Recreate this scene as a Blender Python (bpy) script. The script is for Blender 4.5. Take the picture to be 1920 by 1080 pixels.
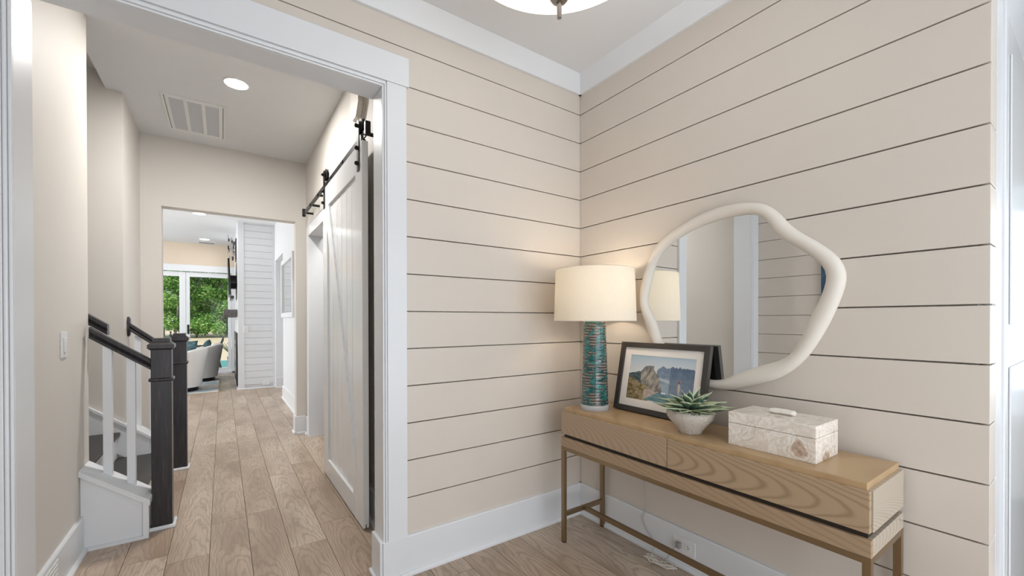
import bpy, bmesh, math, random
from mathutils import Vector, Matrix, noise as mnoise
random.seed(7)
scn = bpy.context.scene
COL = scn.collection
for o in list(bpy.data.objects): bpy.data.objects.remove(o)

# ------------------------------------------------------------------ camera
F_PX, CY_PX = 781.53, 605.12
yaw, pit, rol = 0.60698, -0.00504, -0.00171
fw = Vector((math.sin(yaw)*math.cos(pit), math.cos(yaw)*math.cos(pit), math.sin(pit)))
rt = Vector((math.cos(yaw), -math.sin(yaw), 0)); up = rt.cross(fw)
rt2 = rt*math.cos(rol)+up*math.sin(rol); up2 = -rt*math.sin(rol)+up*math.cos(rol)
cd = bpy.data.cameras.new('camera'); cam = bpy.data.objects.new('camera', cd); COL.objects.link(cam)
M = Matrix.Identity(4)
for i in range(3):
    M[i][0] = rt2[i]; M[i][1] = up2[i]; M[i][2] = -fw[i]
M[0][3], M[1][3], M[2][3] = -1.8746, -1.9357, 1.2177
cam.matrix_world = M
cd.sensor_width = 36.0; cd.lens = F_PX*36/1920; cd.shift_y = (CY_PX-540)/1920; cd.clip_start = 0.02; cd.clip_end = 300
scn.camera = cam

# ------------------------------------------------------------------ world, sun, daylight, fill lamps, exposure
w = bpy.data.worlds.new('world'); scn.world = w; w.use_nodes = True
bg = w.node_tree.nodes['Background']; bg.inputs[0].default_value = (0.80, 0.90, 1.0, 1); bg.inputs[1].default_value = 1.0
sd = bpy.data.lights.new('sun', 'SUN'); sd.energy = 3.2; sd.angle = 0.03; sd.color = (1, .95, .86)
so = bpy.data.objects.new('sun', sd); COL.objects.link(so)
so.rotation_euler = Vector((0.35, 0.45, -0.82)).to_track_quat('-Z', 'Y').to_euler()
def area(name, loc, direction, sx, sy, power, color=(1, 1, 1), spread=math.pi):
    d = bpy.data.lights.new(name, 'AREA'); d.shape = 'RECTANGLE'; d.size = sx; d.size_y = sy; d.energy = power; d.color = color; d.spread = spread
    o = bpy.data.objects.new(name, d); COL.objects.link(o); o.location = loc
    o.rotation_euler = Vector(direction).to_track_quat('-Z', 'Z').to_euler(); return o
area('daylight_front', (-1.05, -3.28, 1.12), (0, 1, 0), 2.7, 2.2, 52, (.91, .955, 1.0))
area('fill_living', (-6.15, 6.6, 1.5), (1, 0, 0), 4.6, 2.3, 400, (.95, .98, 1.0))  # area lamp outside an unseen opening, added to brighten the living room
area('fill_side', (2.68, -2.45, 1.35), (-1, 0, 0), 1.2, 1.7, 28, (.85, .93, 1.0))  # added lamp behind the unseen side window, brightens side room and console end
scn.view_settings.view_transform = 'Standard'; scn.view_settings.look = 'None'
scn.view_settings.gamma = 1.0; scn.view_settings.exposure = 0.0; scn.view_settings.use_curve_mapping = False

# ------------------------------------------------------------------ helpers
OFF = {}
def lin(h):
    h = h.lstrip('#'); c = [int(h[i:i+2], 16)/255 for i in (0, 2, 4)]
    return tuple((v/12.92 if v <= .04045 else ((v+.055)/1.055)**2.4) for v in c)+(1.0,)
def mk(name, bm, mat, parent=None, loc=None, smooth=False, label=None, cat=None, group=None, kind=None):
    me = bpy.data.meshes.new(name)
    off = OFF.get(parent.name, Vector((0, 0, 0))) if parent else Vector(loc if loc is not None else (0, 0, 0))
    bmesh.ops.translate(bm, verts=bm.verts, vec=-off)
    bmesh.ops.recalc_face_normals(bm, faces=bm.faces)
    bm.to_mesh(me); bm.free()
    if smooth:
        for p in me.polygons: p.use_smooth = True
        if smooth is not True: me.set_sharp_from_angle(angle=smooth)
    o = bpy.data.objects.new(name, me); COL.objects.link(o)
    if mat: me.materials.append(mat)
    if parent: o.parent = parent
    else: o.location = off
    OFF[o.name] = off
    tag(o, label, cat, group, kind); return o
def tag(o, label=None, cat=None, group=None, kind=None):
    if label: o['label'] = label
    if cat: o['category'] = cat
    if group: o['group'] = group
    if kind: o['kind'] = kind
def root(name, loc, label=None, cat=None, group=None, kind=None):
    o = bpy.data.objects.new(name, None); COL.objects.link(o); o.location = loc; o.empty_display_size = .05
    OFF[o.name] = Vector(loc); tag(o, label, cat, group, kind); return o
def bbox(bm, x0, x1, y0, y1, z0, z1, bev=0, seg=2):
    if x0 > x1: x0, x1 = x1, x0
    if y0 > y1: y0, y1 = y1, y0
    if z0 > z1: z0, z1 = z1, z0
    vs = [bm.verts.new((x, y, z)) for x in (x0, x1) for y in (y0, y1) for z in (z0, z1)]
    fs = [bm.faces.new([vs[i] for i in q]) for q in ((0, 1, 3, 2), (4, 6, 7, 5), (0, 4, 5, 1), (2, 3, 7, 6), (0, 2, 6, 4), (1, 5, 7, 3))]
    if bev:
        es = list({e for f in fs for e in f.edges})
        bmesh.ops.bevel(bm, geom=es, offset=bev, segments=seg, affect='EDGES', profile=.5)
    return vs
def box(name, x0, x1, y0, y1, z0, z1, mat, parent=None, bev=0, **k):
    bm = bmesh.new(); bbox(bm, x0, x1, y0, y1, z0, z1, bev); return mk(name, bm, mat, parent, **k)
def bprism(bm, pts, axis, a, b):
    """polygon pts (2D) swept along axis from a to b; pts order: axis x->(y,z), y->(x,z), z->(x,y)"""
    def P(p, t): return {'x': (t, p[0], p[1]), 'y': (p[0], t, p[1]), 'z': (p[0], p[1], t)}[axis]
    A = [bm.verts.new(P(p, a)) for p in pts]; B = [bm.verts.new(P(p, b)) for p in pts]
    n = len(pts); bm.faces.new(A); bm.faces.new(B[::-1])
    for i in range(n): bm.faces.new((A[i], B[i], B[(i+1) % n], A[(i+1) % n]))
def prism(name, pts, axis, a, b, mat, parent=None, **k):
    bm = bmesh.new(); bprism(bm, pts, axis, a, b); return mk(name, bm, mat, parent, **k)
def blathe(bm, prof, c, n=32, cap=True):
    """prof list of (r,z); centre c"""
    rings = []
    for r, z in prof:
        if r < 1e-6: rings.append([bm.verts.new((c[0], c[1], c[2]+z))])
        else: rings.append([bm.verts.new((c[0]+r*math.cos(2*math.pi*i/n), c[1]+r*math.sin(2*math.pi*i/n), c[2]+z)) for i in range(n)])
    for a, b in zip(rings, rings[1:]):
        if len(a) == 1 and len(b) == 1: continue
        for i in range(n):
            j = (i+1) % n
            if len(a) == 1: bm.faces.new((a[0], b[i], b[j]))
            elif len(b) == 1: bm.faces.new((a[i], a[j], b[0]))
            else: bm.faces.new((a[i], a[j], b[j], b[i]))
    if cap:
        for R in (rings[0], rings[-1]):
            if len(R) > 1: bm.faces.new(R)
def lathe(name, prof, c, mat, parent=None, n=32, cap=True, smooth=.7, **k):
    bm = bmesh.new(); blathe(bm, prof, c, n, cap); return mk(name, bm, mat, parent, smooth=smooth, **k)
def btube(bm, pts, rad, n=8, closed=False):
    pts = [Vector(p) for p in pts]; N = len(pts); rings = []; prev = None
    for i, p in enumerate(pts):
        if closed: t = (pts[(i+1) % N]-pts[i-1]).normalized()
        else: t = (pts[min(i+1, N-1)]-pts[max(i-1, 0)]).normalized()
        if prev is None:
            a = Vector((0, 0, 1)) if abs(t.z) < .9 else Vector((1, 0, 0)); u = t.cross(a).normalized()
        else: u = (prev-t*prev.dot(t)).normalized()
        prev = u; v = t.cross(u); r = rad[i] if isinstance(rad, (list, tuple)) else rad
        rings.append([bm.verts.new(p+u*r*math.cos(2*math.pi*k/n)+v*r*math.sin(2*math.pi*k/n)) for k in range(n)])
    for i in range(N if closed else N-1):
        a, b = rings[i], rings[(i+1) % N]
        for k in range(n): bm.faces.new((a[k], a[(k+1) % n], b[(k+1) % n], b[k]))
    if not closed: bm.faces.new(rings[0][::-1]); bm.faces.new(rings[-1])
def tube(name, pts, rad, mat, parent=None, n=8, closed=False, **k):
    bm = bmesh.new(); btube(bm, pts, rad, n, closed); return mk(name, bm, mat, parent, smooth=True, **k)

# ------------------------------------------------------------------ materials
class Nt:
    def __init__(s, name):
        s.m = bpy.data.materials.new(name); s.m.use_nodes = True; s.t = s.m.node_tree; s.b = s.t.nodes['Principled BSDF']
        s.out = s.t.nodes['Material Output']
    def put(s, sock, v):
        if hasattr(v, 'is_linked') or isinstance(v, bpy.types.NodeSocket): s.t.links.new(v, sock)
        else: sock.default_value = v
    def n(s, typ, ins=None, **props):
        nd = s.t.nodes.new(typ)
        for k, v in props.items(): setattr(nd, k, v)
        for k, v in (ins or {}).items(): s.put(nd.inputs[k], v)
        return nd
    def math(s, op, a, b=0.0, c=0.0): return s.n('ShaderNodeMath', {0: a, 1: b, 2: c}, operation=op).outputs[0]
    def mix(s, f, a, b, typ='MIX'):
        nd = s.n('ShaderNodeMix', data_type='RGBA', blend_type=typ); s.put(nd.inputs[0], f); s.put(nd.inputs[6], a); s.put(nd.inputs[7], b); return nd.outputs[2]
    def ramp(s, f, stops, interp='LINEAR'):
        nd = s.n('ShaderNodeValToRGB', {0: f}); cr = nd.color_ramp; cr.interpolation = interp
        while len(cr.elements) < len(stops): cr.elements.new(.5)
        for e, (p, c) in zip(cr.elements, stops): e.position = p; e.color = c if len(c) == 4 else tuple(c)+(1,)
        return nd.outputs[0]
    def noise(s, vec, scale, detail=3, rough=.5, dist=0): return s.n('ShaderNodeTexNoise', {'Vector': vec, 'Scale': scale, 'Detail': detail, 'Roughness': rough, 'Distortion': dist}).outputs[0]
    def pos(s): return s.n('ShaderNodeNewGeometry').outputs['Position']
    def scale(s, vec, sc, loc=(0, 0, 0)):
        nd = s.n('ShaderNodeMapping', {'Vector': vec, 'Scale': sc, 'Location': loc}); return nd.outputs[0]
    def bump(s, h, strength, dist=.01):
        s.t.links.new(s.n('ShaderNodeBump', {'Height': h, 'Strength': strength, 'Distance': dist}).outputs[0], s.b.inputs['Normal'])
    def base(s, c): s.put(s.b.inputs['Base Color'], c)
    def set(s, **k):
        for a, v in k.items(): s.put(s.b.inputs[a.replace('_', ' ')], v)
def paint(name, col, rough=.5, bump=.03, spec=.5):
    N = Nt(name); p = N.pos()
    f = N.noise(p, 3.0, 4); c = lin(col)
    N.base(N.mix(f, tuple(v*.97 for v in c[:3])+(1,), tuple(min(1, v*1.03) for v in c[:3])+(1,)))
    N.set(Roughness=rough); N.b.inputs['Specular IOR Level'].default_value = spec
    N.bump(N.noise(p, 180, 2), bump, .002); return N.m
def plain(name, col, rough=.5, metal=0, **k):
    N = Nt(name); p = N.pos(); f = N.noise(p, 40, 3); c = lin(col)
    N.base(N.mix(f, tuple(v*.93 for v in c[:3])+(1,), tuple(min(1, v*1.06) for v in c[:3])+(1,)))
    N.set(Roughness=rough, Metallic=metal)
    for a, v in k.items(): N.b.inputs[a.replace('_', ' ')].default_value = v
    return N.m
def emit(name, col, st):
    N = Nt(name); N.base(lin(col)); N.b.inputs['Emission Color'].default_value = lin(col); N.b.inputs['Emission Strength'].default_value = st; return N.m
def cathedral(name, u, v, u0, v0, au, av, freq, cols, dist=.06, rough=.45, fine=1.0):
    """flat-sawn grain: parabolic contours opening along u, bent by noise; world axes u, v in 'xyz'"""
    N = Nt(name); p = N.pos(); sx = N.n('ShaderNodeSeparateXYZ', {0: p}); ax = {'x': 0, 'y': 1, 'z': 2}
    U = N.math('SUBTRACT', sx.outputs[ax[u]], u0); V = N.math('SUBTRACT', sx.outputs[ax[v]], v0)
    nz = N.math('MULTIPLY', N.math('SUBTRACT', N.noise(N.scale(p, (4, 4, 6)), 1.0, 3), .5), dist)
    t = N.math('ADD', N.math('MULTIPLY', U, au), N.math('MULTIPLY', N.math('MULTIPLY', V, V), av)); t = N.math('ADD', t, nz)
    s = N.math('SINE', N.math('MULTIPLY', t, freq*6.283)); s = N.math('MULTIPLY_ADD', s, .5, .5)
    s = N.math('POWER', s, 5.0)
    sc = {'x': (14, 260, 260), 'y': (260, 14, 260)}[u]
    fine_n = N.noise(N.scale(p, sc), 1.0, 2)
    broad = N.noise(N.scale(p, tuple(.03*q for q in sc)), 1.0, 3)
    c = N.mix(N.math('MULTIPLY', s, .62), lin(cols[0]), lin(cols[1]))
    c = N.mix(N.math('MULTIPLY', fine_n, .5*fine), c, lin(cols[2]))
    c = N.mix(N.math('MULTIPLY', broad, .35), c, lin(cols[3]))
    N.base(c); N.set(Roughness=rough); N.bump(fine_n, .12, .001); return N.m

m_beige = paint('shiplap_beige_paint', 'D6CDC3', .42, .02)
m_hallwall = paint('hall_greige_paint', 'D6D1CA', .6)
m_white = paint('trim_white_paint', 'E2E4E7', .3, .01)
m_ceil = paint('ceiling_white_paint', 'E3E4E6', .7)
m_door = paint('door_white_gloss', 'E6E8EA', .2, .01)
m_black = plain('black_iron', '2A2827', .4, .7)
m_tan_ext = paint('living_tan_paint', 'D9C9B5', .6)
def floor_mat():
    N = Nt('oak_laminate'); p = N.pos(); oi = N.n('ShaderNodeObjectInfo'); r = oi.outputs['Random']
    r2 = N.math('FRACT', N.math('MULTIPLY', r, 17.31))
    sx = N.n('ShaderNodeSeparateXYZ', {0: p})
    ox = N.n('ShaderNodeSeparateXYZ', {0: oi.outputs['Location']})
    X = N.math('ADD', N.math('SUBTRACT', sx.outputs[0], ox.outputs[0]), N.math('MULTIPLY_ADD', r2, .12, -.06))
    Y = N.math('ADD', N.math('SUBTRACT', sx.outputs[1], ox.outputs[1]), N.math('MULTIPLY', r, 1.1))
    cv = N.n('ShaderNodeCombineXYZ', {0: X, 1: Y, 2: N.math('MULTIPLY', r, 60.0)}).outputs[0]
    nz = N.math('MULTIPLY', N.math('SUBTRACT', N.noise(N.scale(cv, (9, 2.6, 1)), 1.0, 4), .5), .42)
    t = N.math('ADD', N.math('ADD', N.math('MULTIPLY', Y, .32), N.math('MULTIPLY', N.math('MULTIPLY', X, X), 26.0)), nz)
    s = N.math('MULTIPLY_ADD', N.math('SINE', N.math('MULTIPLY', t, 92)), .5, .5); s = N.math('POWER', s, 3.5)
    fine_n = N.noise(N.scale(cv, (210, 9, 1)), 1.0, 3); broad = N.noise(N.scale(cv, (5, 1.4, 1)), 1.0, 3)
    c = N.mix(r, lin('BAA591'), lin('D2C1AE'))
    c = N.mix(N.math('MULTIPLY', s, .42), c, lin('776150'))
    c = N.mix(N.math('MULTIPLY', N.ramp(fine_n, [(.35, (0, 0, 0)), (.75, (1, 1, 1))]), .5), c, lin('867160'))
    c = N.mix(N.ramp(broad, [(.4, (0, 0, 0)), (.72, (.8, .8, .8))]), c, lin('8C7764'))
    N.base(c); N.set(Roughness=N.math('MULTIPLY_ADD', fine_n, .15, .3)); N.bump(N.math('ADD', s, fine_n), .06, .001); return N.m
m_floor = floor_mat()
m_under = plain('floor_underlay', '3A2E26', .9)

# ------------------------------------------------------------------ floor with separate planks
ZC = 2.745; ZH = 2.932; ZL = 2.98
floor = box('floor', -6.4, 3.0, -3.3, 10.0, -.12, -.012, m_under, kind='structure')
PW = .178
def plank(x0, x1, y0, y1):
    bm = bmesh.new(); g = .0011
    bbox(bm, x0+g, x1-g, y0+g, y1-g, -.012, 0)
    c = Vector(((x0+x1)/2, (y0+y1)/2, 0)); bmesh.ops.translate(bm, verts=bm.verts, vec=-c)
    me = bpy.data.meshes.new('plank'); bmesh.ops.recalc_face_normals(bm, faces=bm.faces); bm.to_mesh(me); bm.free(); me.materials.append(m_floor)
    o = bpy.data.objects.new('plank', me); COL.objects.link(o); o.location = c; o.parent = floor
def planks(xa, xb, ya, yb):
    i0 = math.floor((xa+1.935)/PW); i1 = math.ceil((xb+1.935)/PW)
    for i in range(i0, i1):
        x0 = max(-1.935+i*PW, xa); x1 = min(-1.935+(i+1)*PW, xb)
        if x1-x0 < .01: continue
        y = ya-random.Random(i*13+int(ya*10)).uniform(.1, 1.2)
        while y < yb:
            a, b = max(y, ya), min(y+1.26, yb)
            if b-a > .02: plank(x0, x1, a, b)
            y += 1.26
planks(-2.52, .02, -3.2, .12); planks(.02, 1.2, -3.2, -1.7); planks(-2.5, -1.0, .12, 3.14); planks(-3.2, -.9, 3.14, 9.9)
box('floor_carpet', -6.2, -3.2, 3.2, 9.9, -.012, 0, m_floor, kind='structure').name = 'floor.001'

# ------------------------------------------------------------------ shell of the house (mostly unseen)
box('ceiling_roof', -6.6, 3.2, -5.0, 10.3, 3.06, 3.2, m_ceil, kind='structure')  # unseen slab against light leaks, front overhang added to keep the sun out
b = bmesh.new(); bbox(b, 2.6, 2.75, -3.3, -3.05, -.1, 3.1); bbox(b, 2.6, 2.75, -1.85, 10.1, -.1, 3.1); bbox(b, 2.6, 2.75, -3.05, -1.85, -.1, .5); bbox(b, 2.6, 2.75, -3.05, -1.85, 2.2, 3.1)
mk('wall_outer_right', b, m_hallwall, kind='structure')
b = bmesh.new()
for (y0, y1, z0, z1) in ((-3.05, -2.99, .5, 2.2), (-1.91, -1.85, .5, 2.2), (-2.99, -1.91, .5, .56), (-2.99, -1.91, 2.14, 2.2), (-2.99, -1.91, 1.33, 1.37)): bbox(b, 2.63, 2.67, y0, y1, z0, z1)
mk('window_added', b, m_white, kind='structure')  # unseen window added to let the side fill lamp in
b = bmesh.new()
bbox(b, -6.2, -6.05, 3.1, 4.3, 0, 3.1); bbox(b, -6.2, -6.05, 8.9, 10.1, 0, 3.1); bbox(b, -6.2, -6.05, 4.3, 8.9, 0, .35); bbox(b, -6.2, -6.05, 4.3, 8.9, 2.65, 3.1)
mk('wall_living_left', b, m_tan_ext, kind='structure')
b = bmesh.new()
bbox(b, -2.75, -2.4, -3.3, -3.2, 0, 3.1); bbox(b, .3, 2.7, -3.3, -3.2, 0, 3.1); bbox(b, -2.4, .3, -3.3, -3.2, 2.4, 3.1); bbox(b, -2.4, .3, -3.3, -3.2, -.1, .02)
mk('wall_front', b, m_beige, kind='structure')
b = bmesh.new()
for x in (-2.4, -1.5, -.6, .24): bbox(b, x, x+.06, -3.27, -3.23, .02, 2.4)
bbox(b, -2.4, .3, -3.27, -3.23, 2.34, 2.4); bbox(b, -2.4, .3, -3.27, -3.23, .02, .08)
mk('window_1', b, m_white, kind='structure')
# foyer ceiling, crown
box('ceiling', -2.7, 1.4, -3.3, .02, ZC, ZC+.1, m_ceil, kind='structure')
cp = [(0, 2.643), (.016, 2.643), (.05, 2.733), (.055, 2.745), (0, 2.745)]
prism('trim_1', [(-.0-d, z) for d, z in cp], 'x', -2.52, 0, m_white, kind='structure')
prism('trim_2', [(-d, z) for d, z in cp], 'y', -1.729, 0, m_white, kind='structure')

# ------------------------------------------------------------------ shiplap walls of the foyer
Z7 = 1.2631
GR = [Z7+.18*(7-k) for k in range(-1, 14)]        # groove heights, index 0 is above the crown
GAP = .0026
wb = root('wall_back', (0, 0, 0), kind='structure')
XR, XL, ZO = -1.266, -2.402, 2.302                 # doorway opening
b = bmesh.new(); bbox(b, XR+.012, .12, .03, .12, 0, 3.0); bbox(b, -2.7, XL-.012, .014, .14, 0, 3.0); bbox(b, XL-.012, XR+.012, .03, .135, ZO+.012, 3.0)
mk('backing', b, m_beige, wb)
for k in range(len(GR)-1):
    z1, z0 = GR[k]-GAP, GR[k+1]+GAP
    if z0 > ZC: continue
    z1 = min(z1, ZC)
    full = z0 > 2.3
    box('board', -2.52 if full else -1.2, 0, 0, .022, z0, z1, m_beige, wb, bev=.0012)
wr = root('wall_right', (0, 0, 0), kind='structure')
box('backing', .03, .11, -1.70, .1, 0, 3.0, m_beige, wr)
for k in range(len(GR)-1):
    z1, z0 = min(GR[k]-GAP, ZC), GR[k+1]+GAP
    if z0 > ZC: continue
    box('board', 0, .022, -1.729, 0.0, z0, z1, m_beige, wr, bev=.0012)
    box('board', .0222, .112, -1.729, -1.707, z0, z1, m_beige, wr, bev=.0012)
wl = root('wall_left', (-2.52, 0, 0), kind='structure')
box('backing', -2.7, -2.5345, -3.25, .014, 0, 3.0, m_beige, wl)
for k in range(len(GR)-1):
    z1, z0 = min(GR[k]-GAP, ZC), GR[k+1]+GAP
    if z0 > ZC: continue
    box('board', -2.5345, -2.52, -3.2, 0, z0, z1, m_beige, wl, bev=.0012)
# side room seen at the right edge: cased door
box('wall_side', .112, 2.6, -1.72, -1.6, 0, 3.0, m_white, kind='structure')
dr = root('door_1', (.7, -1.72, 0), kind='structure')
box('casing', .13, .245, -1.7275, -1.72, 0, 2.27, m_white, dr, bev=.002)
box('stop_bead', .245, .29, -1.735, -1.72, 0, 2.27, m_white, dr, bev=.003)
box('casing', .13, 1.3, -1.7275, -1.72, 2.272, 2.42, m_white, dr, bev=.002)
box('leaf', .29, 1.12, -1.728, -1.72, 0.01, 2.27, m_door, dr, bev=.002)
box('raised_panel', .40, 1.0, -1.734, -1.728, 1.2, 2.15, m_door, dr, bev=.004)
box('raised_panel', .40, 1.0, -1.734, -1.728, .2, 1.05, m_door, dr, bev=.004)

# baseboards
def baseboard(name, axis, a, b_, face, sign, h=.188, t=.016, mat=None, shoe=True):
    """axis x: runs along x at y=face, sticking out by sign*t in y"""
    prof = [(face, 0), (face+sign*t, 0), (face+sign*t, h-.006), (face+sign*(t-.004), h), (face, h)]
    o = prism(name, prof, 'x' if axis == 'x' else 'y', a, b_, m_white, kind='structure')
    if shoe:
        sp = [(face+sign*t, .0), (face+sign*(t+.016), 0), (face+sign*(t+.015), .010), (face+sign*(t+.008), .018), (face+sign*t, .02)]
        prism('shoe_moulding', sp, 'x' if axis == 'x' else 'y', a, b_, m_white, o)
    return o
baseboard('baseboard_back', 'x', -1.25, 0, 0, -1)
baseboard('baseboard_right', 'y', -1.729, -.0, 0, -1)
baseboard('baseboard_left', 'y', -3.2, 0, -2.52, 1)

# doorway casing between foyer and hall
c1 = root('trim_3', ((XL+XR)/2, 0, 0), kind='structure')
box('casing_leg', -1.246, -1.152, -.02, 0.0, 0, 2.327, m_white, c1, bev=.002)
box('casing_leg', -2.519, -2.422, -.02, 0.0, 0, 2.327, m_white, c1, bev=.002)
box('header', -2.519, -1.141, -.026, 0.0, 2.327, 2.462, m_white, c1, bev=.002)
for s, xi in ((1, XR), (-1, XL)):
    box('bead', xi, xi+s*.009, -.012, 0, 0, ZO+.01, m_white, c1, bev=.003)
    box('bead', xi+s*.0095, xi+s*.0195, -.018, 0, 0, ZO+.02, m_white, c1, bev=.004)
box('bead', XL-.008, XR+.008, -.012, 0, ZO, ZO+.009, m_white, c1, bev=.003)
box('bead', XL-.018, XR+.018, -.018, 0, ZO+.0095, ZO+.0245, m_white, c1, bev=.004)
box('jamb', XR, XR+.012, 0, .122, 0, ZO, m_white, c1, bev=.001)
box('jamb', XL-.012, XL, 0, .16, 0, ZO, m_white, c1, bev=.001)
box('head_jamb', XL, XR, 0, .135, ZO, ZO+.012, m_white, c1, bev=.001)
box('plinth_board', XR-.016, XR, -.012, .122, 0, .192, m_white, c1, bev=.002)
box('shoe_moulding', XR-.032, XR-.016, -.03, .122, 0, .02, m_white, c1, bev=.006)
box('shoe_moulding', XR-.032, -1.15, -.036, -.02, 0, .02, m_white, c1, bev=.006)
box('plinth_board', XR-.004, -1.15, -.024, -.012, 0, .19, m_white, c1, bev=.001)
box('plinth_board', XL, XL+.016, -.012, .16, 0, .192, m_white, c1, bev=.002)

# ------------------------------------------------------------------ hall
HL, HR, HE = -2.497, -1.12, 3.09
b = bmesh.new(); bbox(b, HL-.11, HL, .14, 1.357, 0, 3.06); bbox(b, -3.8, HL-.11, 1.25, 1.357, 0, 3.06)
mk('wall_hall_left', b, m_hallwall, kind='structure')
box('wall_stair', -3.8, -2.485, 2.30, 2.42, 0, 3.06, m_hallwall, kind='structure')
box('wall_stair_end', -3.9, -3.8, 1.2, 2.42, 0, 3.06, m_hallwall, kind='structure')
box('wall_hall_far_left', -2.6, -2.485, 2.42, HE+.13, 0, 3.06, m_hallwall, kind='structure')
b = bmesh.new()
DY0, DY1, DZ = 1.62, 2.865, 2.12
bbox(b, HR, HR+.11, .118, DY0, 0, 3.06); bbox(b, HR, HR+.11, DY0, DY1, DZ, 3.06); bbox(b, HR, HR+.11, DY1, HE+.12, 0, 3.06)
mk('wall_hall_right', b, m_hallwall, kind='structure')
OX0, OX1, OZ = -2.336, -1.222, 2.288
b = bmesh.new(); bbox(b, -6.2, OX0, HE, HE+.13, 0, 3.06); bbox(b, OX1, 2.6, HE, HE+.13, 0, 3.06); bbox(b, OX0, OX1, HE, HE+.13, OZ, 3.06)
mk('wall_hall_end', b, m_hallwall, kind='structure')
box('ceiling_hall', -2.575, -1.0, .12, HE+.05, ZH, ZH+.1, m_ceil, kind='structure')
baseboard('baseboard_hall_left', 'y', .14, 1.165, HL, 1)
baseboard('baseboard_hall_far_left', 'y', 2.5, HE, -2.485, 1)
baseboard('baseboard_hall_end', 'x', OX1, HR, HE, -1)
baseboard('baseboard_hall_opening', 'y', HE-.016, HE+.146, OX1, -1)
baseboard('baseboard_hall_end_left', 'x', -2.485, OX0+.014, HE, -1)
baseboard('baseboard_hall_right', 'y', 2.955, HE, HR, -1)
baseboard('baseboard_hall_near_right', 'y', .122, 1.5, HR, -1)
# doorway behind the barn door
c2 = root('trim_4', (HR, 2.3, 0), kind='structure')
box('casing_leg', HR-.018, HR, DY1, DY1+.09, 0, DZ+.09, m_white, c2, bev=.002)
box('casing_head', HR-.018, HR, DY0-.09, DY1, DZ, DZ+.1, m_white, c2, bev=.002)
box('jamb', HR-.018, HR+.13, DY1-.014, DY1, 0, DZ, m_white, c2, bev=.001)
box('jamb', HR-.018, HR+.13, DY0, DY0+.014, 0, DZ, m_white, c2, bev=.001)
box('jamb', HR-.018, HR+.13, DY0, DY1, DZ-.014, DZ, m_white, c2, bev=.001)
box('wall_closet', -.2, -.1, .13, 3.1, 0, 3.0, m_white, kind='structure')

area('closet_light', (-.62, 2.2, 2.7), (0, 0, -1), .5, .8, 14, (1, .98, .95))
# living room shell
box('ceiling_living', -6.2, -.7, HE+.1, 10.0, ZL, ZL+.08, m_ceil, kind='structure')
LX = -1.08
b = bmesh.new(); bbox(b, LX, LX+.12, HE+.13, 5.62, 0, 3.06); bbox(b, LX, LX+.12, 5.62, 6.75, 2.31, 3.06); bbox(b, LX, -.4, 6.75, 6.9, 0, 3.06)
bbox(b, -.75, -.6, 5.4, 6.8, 0, 3.06); bbox(b, LX+.12, -.6, 5.5, 5.62, 0, 3.06)
mk('wall_living_right', b, m_white, kind='structure')
baseboard('baseboard_living_right', 'y', HE+.14, 5.62, LX, -1)
baseboard('baseboard_alcove', 'x', LX, -.75, 6.75, -1)
# fireplace chase with shiplap end
ch = root('wall_chase', (-1.36, 6.9, 0), kind='structure')
box('backing', -1.64, LX, 6.915, 9.1, 0, ZL, m_white, ch)
box('corner_board', -1.65, -1.555, 6.893, 6.915, 0, ZL, m_white, ch, bev=.002)
box('corner_board', -1.115, LX, 6.893, 6.915, 0, ZL, m_white, ch, bev=.002)
z = .075
while z < ZL:
    box('board', -1.555, -1.115, 6.9, 6.915, z+.002, min(z+.118, ZL), m_white, ch, bev=.002); z += .12
box('face_panel', -1.65, -1.64, 6.915, 9.1, 0, ZL, m_white, ch)
prism('shoe_moulding', [(6.893, 0), (6.875, 0), (6.877, .014), (6.893, .022)], 'x', -1.668, LX, m_white, ch)
prism('shoe_moulding', [(-1.65, 0), (-1.668, 0), (-1.666, .014), (-1.65, .022)], 'y', 6.875, 9.1, m_white, ch)
# back wall with glass door
GY = 9.94
b = bmesh.new(); bbox(b, -6.2, -4.2, GY, GY+.15, 0, 3.06); bbox(b, -1.60, 2.7, GY, GY+.15, 0, 3.06); bbox(b, -4.2, -1.60, GY, GY+.15, 2.36, 3.06)
mk('wall_living_back', b, m_tan_ext, kind='structure')
gd = root('door_2', (-2.6, GY, 0), kind='structure')
box('header_casing', -4.3, -1.58, GY-.025, GY, 2.34, 2.49, m_white, gd, bev=.003)
box('casing', -1.70, -1.60, GY-.02, GY, 0, 2.34, m_white, gd, bev=.003)
box('threshold', -4.2, -1.60, GY-.02, GY+.12, 0, .03, m_white, gd)
N = Nt('pane_glass'); gl = N.n('ShaderNodeBsdfGlossy', {'Roughness': .0}); tr = N.n('ShaderNodeBsdfTransparent'); mx = N.n('ShaderNodeMixShader', {0: .008, 1: tr.outputs[0], 2: gl.outputs[0]})
N.t.links.new(mx.outputs[0], N.out.inputs[0]); m_glass = N.m
def glass_leaf(x0, x1, st, lab=None):
    lf = box('stile', x0, x0+st, GY+.02, GY+.065, .03, 2.33, m_white, gd, bev=.003)
    box('stile', x1-st, x1, GY+.02, GY+.065, .03, 2.33, m_white, gd, bev=.003)
    box('rail', x0+st, x1-st, GY+.02, GY+.065, 2.225, 2.33, m_white, gd, bev=.003)
    box('rail', x0+st, x1-st, GY+.02, GY+.065, .03, .125, m_white, gd, bev=.003)
    box('pane', x0+st, x1-st, GY+.038, GY+.046, .125, 2.225, m_glass, gd)
glass_leaf(-2.545, -1.705, .065); glass_leaf(-3.44, -2.55, .115); glass_leaf(-4.2, -3.45, .08)
box('handle_plate', -2.53, -2.495, GY+.008, GY+.02, .93, 1.14, m_black, gd, bev=.003)
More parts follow.
